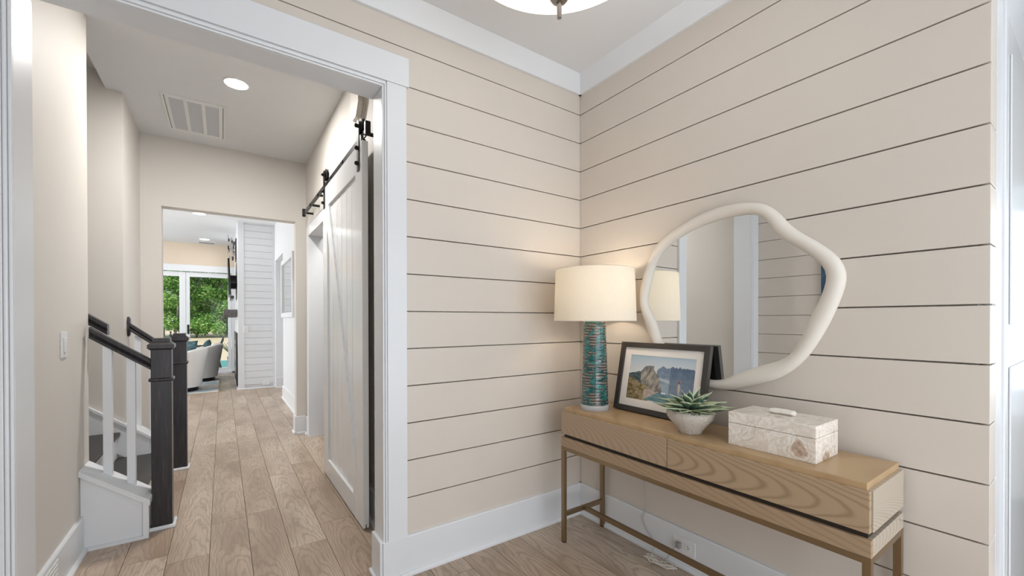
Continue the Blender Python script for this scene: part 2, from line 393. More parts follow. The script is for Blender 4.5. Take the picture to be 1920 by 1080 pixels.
box('lever', -2.52, -2.36, GY-.035, GY-.02, 1.01, 1.03, m_black, gd, bev=.004)
box('lever', -2.52, -2.50, GY-.03, GY+.01, 1.01, 1.03, m_black, gd, bev=.002)

# ------------------------------------------------------------------ console table
oakc = ['B59D80', '745A40', 'A58D72', '9C8468']
m_oak_top = cathedral('oak_top', 'y', 'x', -.4, -.19, .5, 2.0, 14, ['BC9E78', 'A5865F', 'AE916C', 'B2956F'], .05, .35)
m_oak_a = cathedral('oak_drawer_fine', 'y', 'z', -.40, .60, -.55, 9.0, 40, ['B69F85', '937C64', 'A58E75', '9E876E'], .03, .45)
m_oak_b = cathedral('oak_drawer_bold', 'y', 'z', -.9, .645, -.20, 9.0, 62, oakc, .03, .45)
m_oak_c = cathedral('oak_apron', 'y', 'z', -.9, .62, .30, 10.0, 36, ['AD9478', '846C50', 'A0886E', '998268'], .06, .45)
m_oak_end_sheen = cathedral('oak_end_sheen', 'x', 'z', -.17, .56, .9, 22.0, 34, ['BCB0A0', '93836E', 'B0A290', 'ADA08E'], .05, .22)  # paler, greyer than the fronts: daylight sheen put into the end colour
m_gold = plain('antique_bronze_metal', '937E62', .35, .85)
m_gap = plain('console_recess_dark', '2B221A', .7)
CX0, CX1, CYA, CYB = -.346, -.022, -.207, -1.543
con = root('console_table', ((CX0+CX1)/2, (CYA+CYB)/2, 0), 'light oak console table with two drawers on a slim bronze metal frame under the mirror', 'table')
box('table_top', CX0+.011, CX1, CYA-.012, CYB+.012, .712, .742, m_oak_top, con, bev=.002)
box('drawer_case', CX0+.02, CX1, CYA-.004, CYB+.017, .60, .7205, m_oak_end_sheen, con)
box('drawer_front', CX0, CX0+.018, CYA, -.8695, .599, .7215, m_oak_a, con, bev=.0015)
box('drawer_front', CX0, CX0+.018, -.8725, CYB+.004, .599, .7215, m_oak_b, con, bev=.0015)
box('end_panel', CX0+.0205, CX1, CYB, CYB+.016, .599, .7215, m_oak_end_sheen, con, bev=.0015)
box('end_panel', CX0+.0205, CX1, CYA, CYA-.004, .599, .7215, m_oak_end_sheen, con, bev=.001)
box('shadow_gap', CX0+.014, CX1-.004, CYA-.012, CYB+.012, .580, .600, m_gap, con)
box('apron', CX0, CX0+.018, CYA, CYB, .529, .581, m_oak_c, con, bev=.0015)
box('apron', CX0+.018, CX1, CYB, CYB+.016, .529, .581, m_oak_end_sheen, con, bev=.0015)
box('apron', CX0+.018, CX1, CYA, CYA-.016, .529, .581, m_oak_end_sheen, con, bev=.0015)
t = .022
bronze = []
for (x, y) in ((CX0, CYA), (CX1-t, CYA), (CX0, CYB+t), (CX1-t, CYB+t)):
    box('leg', x, x+t, y-t, y, .006, .51, m_gold, con, bev=.0012)
    box('foot', x+.002, x+t-.002, y-t+.002, y-.002, 0, .006, m_black, con)
box('frame_rail', CX0, CX0+t, CYA, CYB, .509, .529, m_gold, con, bev=.0012)
box('frame_rail', CX1-t, CX1, CYA, CYB, .509, .529, m_gold, con, bev=.0012)
box('frame_rail', CX0+t, CX1-t, CYA, CYA-t, .509, .529, m_gold, con, bev=.0012)
box('frame_rail', CX0+t, CX1-t, CYB, CYB+t, .509, .529, m_gold, con, bev=.0012)
SZ = .152
box('stretcher', CX0+t, CX1-t, CYA-.001, CYA-t+.001, SZ-.011, SZ+.011, m_gold, con, bev=.0012)
box('stretcher', CX0+t, CX1-t, CYB+.001, CYB+t-.001, SZ-.011, SZ+.011, m_gold, con, bev=.0012)
xm = (CX0+CX1)/2
box('stretcher', xm-.011, xm+.011, CYA-t, CYB+t, SZ-.011, SZ+.011, m_gold, con, bev=.0012)

# ------------------------------------------------------------------ table lamp
LC = (-.226, -.343, .742)
lamp = root('table_lamp', LC, 'table lamp with teal glazed ribbed column and cream drum shade on console', 'lamp')
N = Nt('acrylic'); N.base((.95, .95, .95, 1)); N.set(Roughness=.12, IOR=1.3); N.b.inputs['Transmission Weight'].default_value = .45; m_acr = N.m
lathe('base_disc', [(.0765, 0), (.078, .002), (.078, .026), (.0765, .028)], LC, m_acr, lamp, n=40)
N = Nt('teal_glaze'); p = N.pos(); sx = N.n('ShaderNodeSeparateXYZ', {0: p})
lines = N.math('MULTIPLY_ADD', N.math('SINE', N.math('ADD', N.math('MULTIPLY', sx.outputs[2], 430), N.math('MULTIPLY', N.noise(N.scale(p, (9, 9, 20)), 1, 2), 5))), .5, .5)
patch = N.noise(N.scale(p, (24, 24, 30)), 1.0, 2.5, .55)
pat = N.ramp(patch, [(.47, (0, 0, 0)), (.54, (1, 1, 1))])
teal = N.ramp(N.noise(N.scale(p, (20, 20, 50)), 1.3, 3), [(.3, lin('082E33')), (.5, lin('14605F')), (.72, lin('2E9488'))])
tan = N.mix(N.math('POWER', lines, 1.6), lin('38332F'), lin('8E867C'))
c = N.mix(pat, tan, N.mix(N.math('MULTIPLY', N.math('POWER', lines, 3.0), .55), teal, lin('12302F')))
N.base(c); N.set(Roughness=.12); N.b.inputs['Coat Weight'].default_value = .6; N.bump(N.math('ADD', lines, pat), .35, .003); m_teal = N.m
prof = []
for i in range(61):
    z = i/60; r = .0725-.0135*z
    rr = r+.0012*math.sin(i*2.1)
    prof.append((rr, .030+z*.440))
lathe('column', [(.06, .028), (.071, .028)]+prof+[(.055, .474)], LC, m_teal, lamp, n=44, smooth=True)
lathe('cap', [(.058, .470), (.058, .476), (.02, .480)], LC, m_white, lamp, n=32)
lathe('stem', [(.008, .478), (.008, .60)], LC, plain('brass', 'B08D57', .3, .9), lamp, n=12)
N = Nt('linen_shade'); dif = N.n('ShaderNodeBsdfDiffuse'); trl = N.n('ShaderNodeBsdfTranslucent')
p = N.pos(); wv = N.noise(N.scale(p, (300, 300, 40)), 1.0, 2); cl = N.mix(wv, lin('F4EBDC'), lin('FBF5EA'))
N.put(dif.inputs[0], N.mix(wv, lin('E6DCCB'), lin('EEE6D8'))); N.put(trl.inputs[0], N.mix(wv, lin('FBEFD8'), lin('FFF6E4')))
mx = N.n('ShaderNodeMixShader', {0: .17, 1: dif.outputs[0], 2: trl.outputs[0]}); N.t.links.new(mx.outputs[0], N.out.inputs[0]); m_shade = N.m
sh = lathe('lamp_shade', [(.218, .474), (.209, .748)], LC, m_shade, lamp, n=72, cap=False, smooth=True)
for (r, z) in ((.218, .474), (.209, .748)):
    tube('shade_rim', [(LC[0]+r*math.cos(a*math.pi/36), LC[1]+r*math.sin(a*math.pi/36), LC[2]+z) for a in range(72)], .0016, m_shade, sh, n=6, closed=True)
bm = bmesh.new()
for k in range(3):
    a = k*2*math.pi/3+.4
    btube(bm, [(LC[0], LC[1], LC[2]+.735), (LC[0]+.202*math.cos(a), LC[1]+.202*math.sin(a), LC[2]+.742)], .0022, 6)
mk('spider', bm, m_black, sh)
m_bulb = emit('lamp_bulb_glass', 'FFE2B8', 6)
lathe('bulb', [(.012, .60), (.016, .615), (.03, .645), (.03, .665), (.02, .685), (0, .692)], LC, m_bulb, lamp, n=20, smooth=True)
ld = bpy.data.lights.new('lamp_light', 'POINT'); ld.energy = 4.8; ld.color = (1, .86, .68); ld.shadow_soft_size = .05
lo = bpy.data.objects.new('lamp_light', ld); COL.objects.link(lo); lo.location = (LC[0], LC[1], LC[2]+.655)

# ------------------------------------------------------------------ mirror
RI = [0.3825, 0.3747, 0.367, 0.3601, 0.3552, 0.3532, 0.3535, 0.3547, 0.3559, 0.3571, 0.3583, 0.359, 0.3586, 0.3553, 0.3492, 0.3422, 0.3362, 0.3317, 0.3283, 0.326, 0.3251, 0.3258, 0.3281, 0.332, 0.3374, 0.3444, 0.353, 0.3597, 0.3649, 0.3691, 0.372, 0.3741, 0.376, 0.3778, 0.3791, 0.3795, 0.379, 0.3779, 0.3764, 0.3748, 0.3733, 0.3719, 0.3706, 0.3694, 0.368, 0.3661, 0.3637, 0.3618, 0.3609, 0.362, 0.3662, 0.3736, 0.3832, 0.3922, 0.3979, 0.3987, 0.3966, 0.3936, 0.3917, 0.3919, 0.3939, 0.3968, 0.3992, 0.4003, 0.4001, 0.3991, 0.3972, 0.3946, 0.391, 0.3869, 0.3827, 0.3788, 0.3753, 0.3725, 0.37, 0.3676, 0.3655, 0.3639, 0.363, 0.363, 0.3638, 0.365, 0.3668, 0.3691, 0.3719, 0.3751, 0.3785, 0.3817, 0.3817, 0.3788, 0.3731, 0.3628, 0.3522, 0.345, 0.3413, 0.3413, 0.3445, 0.3497, 0.3561, 0.3637, 0.3719, 0.3805, 0.3896, 0.3988, 0.4042, 0.4037, 0.3981, 0.3904]
RO = [0.4474, 0.4399, 0.4333, 0.4278, 0.4232, 0.4193, 0.4161, 0.4138, 0.4123, 0.4115, 0.4111, 0.4108, 0.4104, 0.4096, 0.4081, 0.4065, 0.4045, 0.4018, 0.3985, 0.3956, 0.3936, 0.393, 0.3937, 0.3955, 0.3981, 0.4008, 0.4029, 0.4045, 0.4062, 0.4077, 0.41, 0.4148, 0.421, 0.4273, 0.4319, 0.4339, 0.4341, 0.4334, 0.4322, 0.4307, 0.4285, 0.4253, 0.4217, 0.4186, 0.4165, 0.4159, 0.4165, 0.4177, 0.4194, 0.4218, 0.4248, 0.4284, 0.4323, 0.4363, 0.4402, 0.443, 0.4443, 0.4446, 0.4446, 0.4446, 0.4446, 0.4444, 0.444, 0.4437, 0.4443, 0.4466, 0.4489, 0.4486, 0.4449, 0.4394, 0.4337, 0.4288, 0.4248, 0.4216, 0.4192, 0.4176, 0.4166, 0.4164, 0.4166, 0.4172, 0.418, 0.4191, 0.4205, 0.4223, 0.4243, 0.4262, 0.428, 0.4298, 0.4307, 0.429, 0.4247, 0.4192, 0.4127, 0.4052, 0.4005, 0.3989, 0.4, 0.4043, 0.4112, 0.4197, 0.4289, 0.4392, 0.45, 0.4586, 0.4636, 0.4652, 0.4619, 0.4552]
MC = (-.9305, 1.3095)
mir = root('wall_mirror', (-.02, MC[0], MC[1]), 'organic rounded wall mirror with thick white plaster frame', 'mirror')
m_plaster = paint('mirror_plaster', 'DFD8CE', .55, .12)
bm = bmesh.new(); rings = []; NS = 16
for i in range(108):
    th = -math.pi+i*2*math.pi/108; ri, ro = RI[i], RO[i]; rc = (ri+ro)/2; hw = (ro-ri)/2
    ring = []
    for k in range(NS):
        a = 2*math.pi*k/NS
        r = rc+hw*math.cos(a); x = -.027-.025*math.sin(a)*(1.0 if math.sin(a) > 0 else 1.0)
        ring.append(bm.verts.new((x, MC[0]+r*math.cos(th), MC[1]+r*math.sin(th))))
    rings.append(ring)
for i in range(108):
    a, b_ = rings[i], rings[(i+1) % 108]
    for k in range(NS): bm.faces.new((a[k], a[(k+1) % NS], b_[(k+1) % NS], b_[k]))
fo = mk('mirror_frame', bm, m_plaster, mir, smooth=True)
N = Nt('mirror_silver'); N.base((.86, .88, .88, 1)); N.set(Metallic=1.0, Roughness=.0); m_mirror = N.m
tl = math.radians(-.8)
bm = bmesh.new(); vs = []
for i in range(108):
    th = -math.pi+i*2*math.pi/108; r = RI[i]+.012; dy = r*math.cos(th)
    vs.append(bm.verts.new((-.020+dy*math.tan(tl), MC[0]+dy, MC[1]+r*math.sin(th))))
bm.faces.new(vs)
mk('mirror_glass', bm, m_mirror, mir)

# ------------------------------------------------------------------ framed mountain photograph
FX, FY0, FY1, FH = -.112, -.393, -.902, .362      # bottom edge x, left / right y, height along the lean
lean = math.atan2(.072, .352)
def fp(u, v, d=0):   # u: 0..width (towards -y), v: up the frame, d: out of the front
    return Vector((FX+v*math.sin(lean)-d*math.cos(lean), FY0-u, .742+v*math.cos(lean)+d*math.sin(lean)))
WF = FY0-FY1
pf = root('picture_frame', (FX, (FY0+FY1)/2, .742), 'dark charcoal picture frame with white mat and mountain photograph leaning on mirror', 'picture frame')
m_frame = plain('charcoal_frame', '3D3835', .4)
def fbox(name, u0, u1, v0, v1, d0, d1, mat, parent=pf, bev=.0015):
    bm = bmesh.new(); vs = bbox(bm, u0, u1, v0, v1, d0, d1, bev)
    for v in bm.verts: v.co = fp(*v.co)
    return mk(name, bm, mat, parent)
FR = .027; D0, D1 = 0, .026
fbox('frame_bar', 0, FR, 0, FH, D0, D1, m_frame); fbox('frame_bar', WF-FR, WF, 0, FH, D0, D1, m_frame)
fbox('frame_bar', FR, WF-FR, 0, FR, D0, D1, m_frame); fbox('frame_bar', FR, WF-FR, FH-FR, FH, D0, D1, m_frame)
fbox('backing_board', FR*.5, WF-FR*.5, FR*.5, FH-FR*.5, .002, .010, m_black, bev=0)
PU0, PU1, PV0, PV1 = .066, WF-.066, .066, FH-.066
bm = bmesh.new()
for q in ((FR, PU0, FR, FH-FR), (PU1, WF-FR, FR, FH-FR), (PU0, PU1, FR, PV0), (PU0, PU1, PV1, FH-FR)):
    bbox(bm, q[0], q[1], q[2], q[3], .012, .0145)
for v in bm.verts: v.co = fp(*v.co)
mk('mat_board', bm, paint('mat_white', 'F0EAE4', .7), pf)
NU, NV = 180, 112
def picture(s, t):    # s 0..1 left-right, t 0..1 bottom-top
    f = lambda a, b_, o=4: mnoise.fractal(Vector((a, b_, 3.3)), 1.0, 2.0, o)
    L = lambda c, d, k: tuple(c[i]+(d[i]-c[i])*max(0, min(1, k)) for i in range(3))
    c = L((.72, .73, .74), (.40, .52, .62), (t-.62)/.38+.25*(.4-s))
    h2 = .70+.035*f(s*9, 1)+.09*math.exp(-((s-.55)/.06)**2)+(.10 if s > .68 else .10*max(0, (s-.60)/.08))-.0*s+.02*f(s*40, 5)
    if s > .45 and t < h2:
        c = L((.10, .15, .23), (.26, .34, .44), (h2-t)*1.2+.25*f(s*14, t*14)) if s > .66 else L((.16, .22, .32), (.34, .44, .52), (.72-t)*2.2+.4*f(s*18, t*18))
        if s < .66 and abs(t-.50+.3*(s-.55)) < .03: c = L(c, (.6, .68, .72), .6)
    h1 = .78*math.exp(-((s-.35)/.20)**4)*1.0+.015*f(s*30, 2)
    if s < .22: h1 = .66-.45*(.22-s)+.02*f(s*40, 7)
    if s > .35: h1 = min(h1, .78-(s-.36)*1.75 if s > .40 else h1)
    if s < .585 and t < h1 and t > .10:
        k = .5+.9*f(s*16-t*5, t*5)+.35*f(s*50, t*12)
        c = L((.12, .12, .13), (.44, .40, .34), k)
        if s < .21 and t > .38: c = L((.03, .05, .06), (.10, .14, .14), .5+f(s*20, t*20))
    if t < .36-.55*(s) + .03*f(s*20, 3)+.14: 
        if s < .36: c = L((.14, .11, .04), (.36, .28, .16), .45+f(s*18, t*18)+ (s-.1)*2)
    lake = .20+.05*math.sin(s*5)
    if s > .28 and t < lake+.02*f(s*10, 8) and t > .02+.0*s:
        if t < (s-.26)*.9: c = L((.10, .22, .25), (.20, .34, .36), .5+f(s*8, t*20))
        else: c = L((.38, .31, .27), (.55, .47, .42), .5+f(s*20, t*20))
    if s > .83 and t < .27-.5*abs(s-.93): c = L((.3, .2, .18), (.55, .42, .40), .5+f(s*30, t*30))
    if s > .55 and s < .62 and t < .24 and t > .2: c = (.75, .8, .84)
    # small standing figure seen from behind
    bx, by = (s-.795)/.020, (t-.36)/.115
    if bx*bx+by*by < 1: c = L((.36, .27, .22), (.70, .62, .58), .5+(s-.795)*26)
    hx, hy = (s-.796)/.014, (t-.49)/.030
    if hx*hx+hy*hy < 1: c = (.20, .11, .08)
    for ex in (-.019, .019):
        if ((s-.796-ex)/.010)**2+((t-.515)/.016)**2 < 1: c = (.36, .26, .20)
    return c
bm = bmesh.new(); grid = [[bm.verts.new(fp(PU0+(PU1-PU0)*i/NU, PV0+(PV1-PV0)*j/NV, .0125)) for j in range(NV+1)] for i in range(NU+1)]
for i in range(NU):
    for j in range(NV): bm.faces.new((grid[i][j], grid[i+1][j], grid[i+1][j+1], grid[i][j+1]))
N = Nt('photo_print'); at = N.n('ShaderNodeAttribute', attribute_name='print'); N.base(at.outputs['Color']); N.set(Roughness=.25); m_print = N.m
cols = [picture(i/NU, j/NV) for i in range(NU+1) for j in range(NV+1)]
bm.verts.index_update()
ph = mk('photograph', bm, m_print, pf)
ca = ph.data.color_attributes.new('print', 'FLOAT_COLOR', 'POINT')
for k, c in enumerate(cols): ca.data[k].color = (c[0], c[1], c[2], 1)

# ------------------------------------------------------------------ succulent in textured bowl
PC = (-.244, -.914, .742)
pot = root('potted_succulent', PC, 'green and cream agave succulent in a textured white pot on the console', 'plant')
N = Nt('textured_pot'); p = N.pos(); vo = N.n('ShaderNodeTexVoronoi', {'Vector': N.scale(p, (1, 1, 1.6)), 'Scale': 190}); nn = N.noise(p, 120, 4)
N.base(N.mix(nn, lin('B9AFA4'), lin('DED6CC'))); N.set(Roughness=.7); N.bump(N.math('ADD', vo.outputs[0], nn), .8, .004); m_pot = N.m
lathe('pot', [(0, 0), (.044, 0), (.047, .004), (.05, .012), (.062, .03), (.08, .05), (.092, .066), (.096, .08), (.094, .09), (.086, .0985), (.080, .098), (.084, .088), (.07, .07), (0, .065)], PC, m_pot, pot, n=48, cap=False, smooth=True)
lathe('soil', [(0, .082), (.05, .083), (.083, .080)], PC, plain('dark_soil', '2A211B', .9), pot, n=24, cap=False)
N = Nt('agave_leaf'); at = N.n('ShaderNodeAttribute', attribute_name='leaf_uv'); su = N.n('ShaderNodeSeparateColor', {0: at.outputs['Color']}); p = N.pos()
edge = N.ramp(N.math('ADD', su.outputs[0], N.math('MULTIPLY', N.math('SUBTRACT', N.noise(p, 60, 2), .5), .3)), [(.66, (0, 0, 0)), (.92, (1, 1, 1))])
g = N.mix(N.noise(N.scale(p, (30, 30, 30)), 1, 3), lin('2F4A40'), lin('62806A'))
g = N.mix(N.ramp(su.outputs[1], [(.1, (1, 1, 1)), (.5, (0, 0, 0))]), g, lin('2F4438'))
tip = N.ramp(su.outputs[1], [(.72, (0, 0, 0)), (1, (.75, .75, .75))])
c = N.mix(edge, g, lin('CBD2A8')); c = N.mix(tip, c, lin('DDE0C4'))
N.base(c); N.set(Roughness=.45); N.b.inputs['Subsurface Weight'].default_value = 0; m_leaf = N.m
rnd = random.Random(3)
def leaf(az, elev, L, W, z0, r0, curl):
    bm = bmesh.new(); nu, nv = 9, 6; uv = []
    d = Vector((math.cos(az), math.sin(az), 0)); s = Vector((-math.sin(az), math.cos(az), 0))
    pos = Vector(PC)+d*r0+Vector((0, 0, z0)); a = elev; rows = [[], []]
    spine = []
    for i in range(nu+1):
        t = i/nu; spine.append((pos.copy(), a, t)); a += curl/nu; pos += (d*math.cos(a)+Vector((0, 0, math.sin(a))))*L/nu
    for side in (0, 1):
        for P, a, t in spine:
            n = -d*math.sin(a)+Vector((0, 0, math.cos(a)))
            wid = W*(math.sin(math.pi*min(1, .22+.78*t**.8))**.75 if t < 1 else 0)+.0004
            if t > .62: wid *= 1-((t-.62)/.38)**1.8*.96
            row = []
            for j in range(nv+1):
                q = -1+2*j/nv; co = P+s*q*wid*.5+n*(abs(q)**2*wid*.28-(0 if side == 0 else .0035*(1-q*q)*(1-t*.8)))
                row.append(bm.verts.new(co)); uv.append((abs(q), t))
            rows[side].append(row)
    for side in (0, 1):
        for i in range(nu):
            for j in range(nv):
                A, B = rows[side][i], rows[side][i+1]; bm.faces.new((A[j], B[j], B[j+1], A[j+1]))
    for i in range(nu):
        for j in (0, nv): bm.faces.new((rows[0][i][j], rows[0][i+1][j], rows[1][i+1][j], rows[1][i][j]))
    bm.verts.index_update()
    o = mk('leaf', bm, m_leaf, pot, smooth=True)
    ca = o.data.color_attributes.new('leaf_uv', 'FLOAT_COLOR', 'POINT')
    for k, (a_, b_) in enumerate(uv): ca.data[k].color = (a_, b_, 0, 1)
for ring, (n, el, L, W, z0, r0, cu) in enumerate([(13, .06, .146, .050, .088, .018, .16), (12, .34, .138, .052, .096, .014, .08), (9, .68, .118, .048, .102, .010, .05), (6, 1.1, .092, .036, .106, .005, 0)]):
    for k in range(n):
        az = 2*math.pi*(k+.5*ring+rnd.uniform(-.15, .15))/n; near = .66 if math.cos(az-.9) > .35 else 1.0
        leaf(az, el+rnd.uniform(-.08, .08), near*L*rnd.uniform(.9, 1.08), W*rnd.uniform(.9, 1.1), z0, r0, cu+rnd.uniform(-.1, .1))

# ------------------------------------------------------------------ stone box
BX0, BX1, BY0, BY1 = -.274, -.082, -1.092, -1.382
sb = root('decorative_box', ((BX0+BX1)/2, (BY0+BY1)/2, .742), 'cream and brown veined stone box with lid and rough quartz handle', 'box')
N = Nt('veined_stone'); p = N.pos()
wp = N.n('ShaderNodeMix', data_type='VECTOR'); N.put(wp.inputs[0], .10); N.put(wp.inputs[4], p); N.put(wp.inputs[5], N.n('ShaderNodeTexNoise', {'Vector': p, 'Scale': 9, 'Detail': 3}).outputs[1])
wv = N.n('ShaderNodeTexNoise', {'Vector': wp.outputs[1], 'Scale': 7, 'Detail': 3, 'Distortion': 2.6}).outputs[0]
vor = N.n('ShaderNodeTexVoronoi', {'Vector': wp.outputs[1], 'Scale': 10}, feature='F1')
c = N.ramp(wv, [(.28, lin('D6C9BA')), (.42, lin('F0E9E0')), (.5, lin('DED2C4')), (.56, lin('F3EDE5')), (.7, lin('E2D6C8'))])
blot = N.ramp(N.math('ADD', vor.outputs[0], N.math('MULTIPLY', N.math('SUBTRACT', wv, .5), .5)), [(.16, (1, 1, 1)), (.26, (0, 0, 0))])
sel = N.ramp(N.n('ShaderNodeSeparateColor', {0: vor.outputs['Color']}).outputs[0], [(.38, (0, 0, 0)), (.42, (1, 1, 1))])
c = N.mix(N.math('MULTIPLY', N.math('MULTIPLY', blot, sel), .75), c, N.ramp(N.noise(p, 70, 3), [(.35, lin('8A6A50')), (.65, lin('C9A98C'))]))
rim = N.ramp(N.math('ABSOLUTE', N.math('SUBTRACT', N.math('ADD', vor.outputs[0], N.math('MULTIPLY', N.math('SUBTRACT', wv, .5), .4)), .34)), [(.0, (.45, .45, .45)), (.03, (0, 0, 0))])
c = N.mix(rim, c, lin('A6978A')); N.base(c); N.set(Roughness=.25); m_stone = N.m
box('body', BX0, BX1, BY1, BY0, .742, .825, m_stone, sb, bev=.002)
box('lid', BX0, BX1, BY1, BY0, .8262, .867, m_stone, sb, bev=.002)
bm = bmesh.new(); vs = []
hx, hy = (BX0+BX1)/2+.01, (BY0+BY1)/2+.004; rr = random.Random(5); rings = []
for i, (yy, r) in enumerate([(-.046, .010), (-.040, .0125), (-.012, .013), (.018, .0125), (.034, .011), (.042, .006)]):
    rings.append([bm.verts.new((hx+r*1.25*math.cos(a*math.pi/3+.3)+rr.uniform(-.0012, .0012), hy+yy, .8775+r*.8*math.sin(a*math.pi/3+.3)+rr.uniform(-.001, .001))) for a in range(6)])
for a, b_ in zip(rings, rings[1:]):
    for k in range(6): bm.faces.new((a[k], a[(k+1) % 6], b_[(k+1) % 6], b_[k]))
bm.faces.new(rings[0]); bm.faces.new(rings[-1])
N = Nt('quartz'); p = N.pos(); N.base(N.mix(N.ramp(N.noise(p, 45, 3), [(.55, (0, 0, 0)), (.7, (1, 1, 1))]), lin('F1ECE4'), lin('C9A27E'))); N.set(Roughness=.2); m_quartz = N.m
mk('handle', bm, m_quartz, sb)

# ------------------------------------------------------------------ outlet, cord
m_plate = plain('plate_white', 'E8E8E8', .35)
m_slot = plain('slot_dark', '1c1c1c', .6)
ol = root('wall_outlet', (-.016, -.741, .11), 'white duplex outlet in the baseboard under the console', 'outlet')
box('plate', -.021, -.016, -.80, -.682, .075, .147, m_plate, ol, bev=.002)
for yc in (-.720, -.761):
    s_ = box('socket', -.0235, -.021, yc-.016, yc+.016, .095, .127, m_plate, ol, bev=.002)
    if yc < -.75:
        for dz in (-.006, .006): box('slot', -.0242, -.0235, yc-.005, yc+.003, .111+dz-.0012, .111+dz+.0012, m_slot, s_)
        box('slot', -.0242, -.0235, yc-.011, yc-.008, .109, .113, m_slot, s_)
m_cord = plain('cord_clear', 'B9B4AC', .4)
cord = root('lamp_cord', (-.05, -.6, .0), 'thin lamp cord dropping to the outlet with a tied coil on the floor', 'cord')
def spl(P, n=8):
    P = [Vector(p) for p in P]; out = []
    for i in range(len(P)-1):
        p0, p1, p2, p3 = P[max(i-1, 0)], P[i], P[i+1], P[min(i+2, len(P)-1)]
        for k in range(n):
            t = k/n; out.append(.5*((2*p1)+(p2-p0)*t+(2*p0-5*p1+4*p2-p3)*t*t+(-p0+3*p1-3*p2+p3)*t*t*t))
    return out+[P[-1]]
tube('cable', spl([(-.012, -.46, .70), (-.012, -.475, .52), (-.014, -.49, .40), (-.015, -.512, .30), (-.019, -.52, .21), (-.024, -.50, .16), (-.026, -.53, .10), (-.03, -.575, .06), (-.045, -.58, .012), (-.10, -.62, .006), (-.05, -.66, .02), (-.045, -.70, .09), (-.04, -.715, .11)]), .0022, m_cord, cord, n=6)
coil = []
for k in range(46):
    a = k*.62; coil.append((-.095+.018*math.sin(a*1.3)+.01*math.sin(k), -.66-.075*math.cos(a)+.01*math.sin(k*1.7), .008+.012*(1+math.sin(a*2.1))*.8))
tube('coil', coil, .0025, plain('cord_white', 'E9E2D8', .5), cord, n=6)
bm = bmesh.new(); bbox(bm, -.047, -.0236, -.733, -.707, .097, .125, .004); mk('plug', bm, plain('plug_grey', '9A9896', .4), cord)

# ------------------------------------------------------------------ ceiling light
CL = (-.905, -.832)
cl = root('ceiling_light', (CL[0], CL[1], ZC), 'white glass bowl ceiling light with nickel finial in the foyer', 'ceiling light')
m_nickel = plain('brushed_nickel', '9A8F86', .3, .9)
m_bowl = emit('opal_glass_lit', 'FFFDF9', 1.1)
z = lambda h: h-ZC
cc = (CL[0], CL[1], ZC)
prof = []
for i in range(15):
    a = i/14*math.pi/2; prof.append((.400*math.cos(a), z(2.60-.12*math.sin(a))))
lathe('bowl', prof[::-1] if False else prof, cc, m_bowl, cl, n=64, cap=False, smooth=True)
tube('rim', [(CL[0]+.401*math.cos(a*math.pi/32), CL[1]+.401*math.sin(a*math.pi/32), 2.602) for a in range(64)], .004, m_nickel, cl, n=8, closed=True)
lathe('canopy', [(.07, 0), (.07, -.02), (.02, -.03), (.012, -.10)], cc, m_nickel, cl, n=24)
lathe('stem', [(.008, -.10), (.008, z(2.36))], cc, m_nickel, cl, n=12)
lathe('finial_cap', [(.0, z(2.352)), (.034, z(2.352)), (.034, z(2.344)), (.026, z(2.332)), (.010, z(2.326))], cc, m_nickel, cl, n=24, cap=False)
lathe('finial', [(.009, z(2.356)), (.0085, z(2.30)), (.0075, z(2.272)), (0, z(2.268))], cc, m_nickel, cl, n=16)
pd = bpy.data.lights.new('bowl_light', 'POINT'); pd.energy = .5; pd.color = (1, .97, .93); pd.shadow_soft_size = .1
po = bpy.data.objects.new('bowl_light', pd); COL.objects.link(po); po.location = (CL[0], CL[1], 2.66)

# ------------------------------------------------------------------ staircase
st = root('staircase', (-2.35, 1.8, 0), 'staircase with dark treads, white risers and panelled curb beside the hall', 'stairs')
m_tread = plain('dark_stained_tread', '35312F', .4)
for i in range(4):
    x = -2.264-i*.241; zt = .2+i*.19
    box('tread', x-.255, x, 1.357, 2.30, zt-.028, zt, m_tread, st, bev=.006)
    box('riser', x-.03, x-.018, 1.357, 2.30, max(0, zt-.19), zt-.028, m_white, st)
    if i: box('step_fill', x-.26, x-.03, 1.357, 2.30, 0, zt-.028, m_white, st)
    else: box('step_fill', x-.26, x-.03, 1.36, 2.30, 0, zt-.028, m_white, st)
SL = .77
def capz(x): return .226-(x+2.23)*SL
prism('curb', [(-2.495, 0), (-2.225, 0), (-2.225, capz(-2.225)-.03), (-2.495, capz(-2.495)-.03)], 'y', 1.165, 1.356, m_white, st)
prism('curb_cap', [(-2.512, capz(-2.512)-.03), (-2.214, capz(-2.214)-.03), (-2.214, capz(-2.214)), (-2.512, capz(-2.512))], 'y', 1.143, 1.356, m_white, st)
prism('curb_trim', [(-2.245, 0), (-2.220, 0), (-2.220, .19), (-2.245, .205)], 'y', 1.150, 1.165, m_white, st)
prism('curb_trim', [(-2.465, 0), (-2.22, 0), (-2.22, .018), (-2.465, .018)], 'y', 1.149, 1.165, m_white, st)
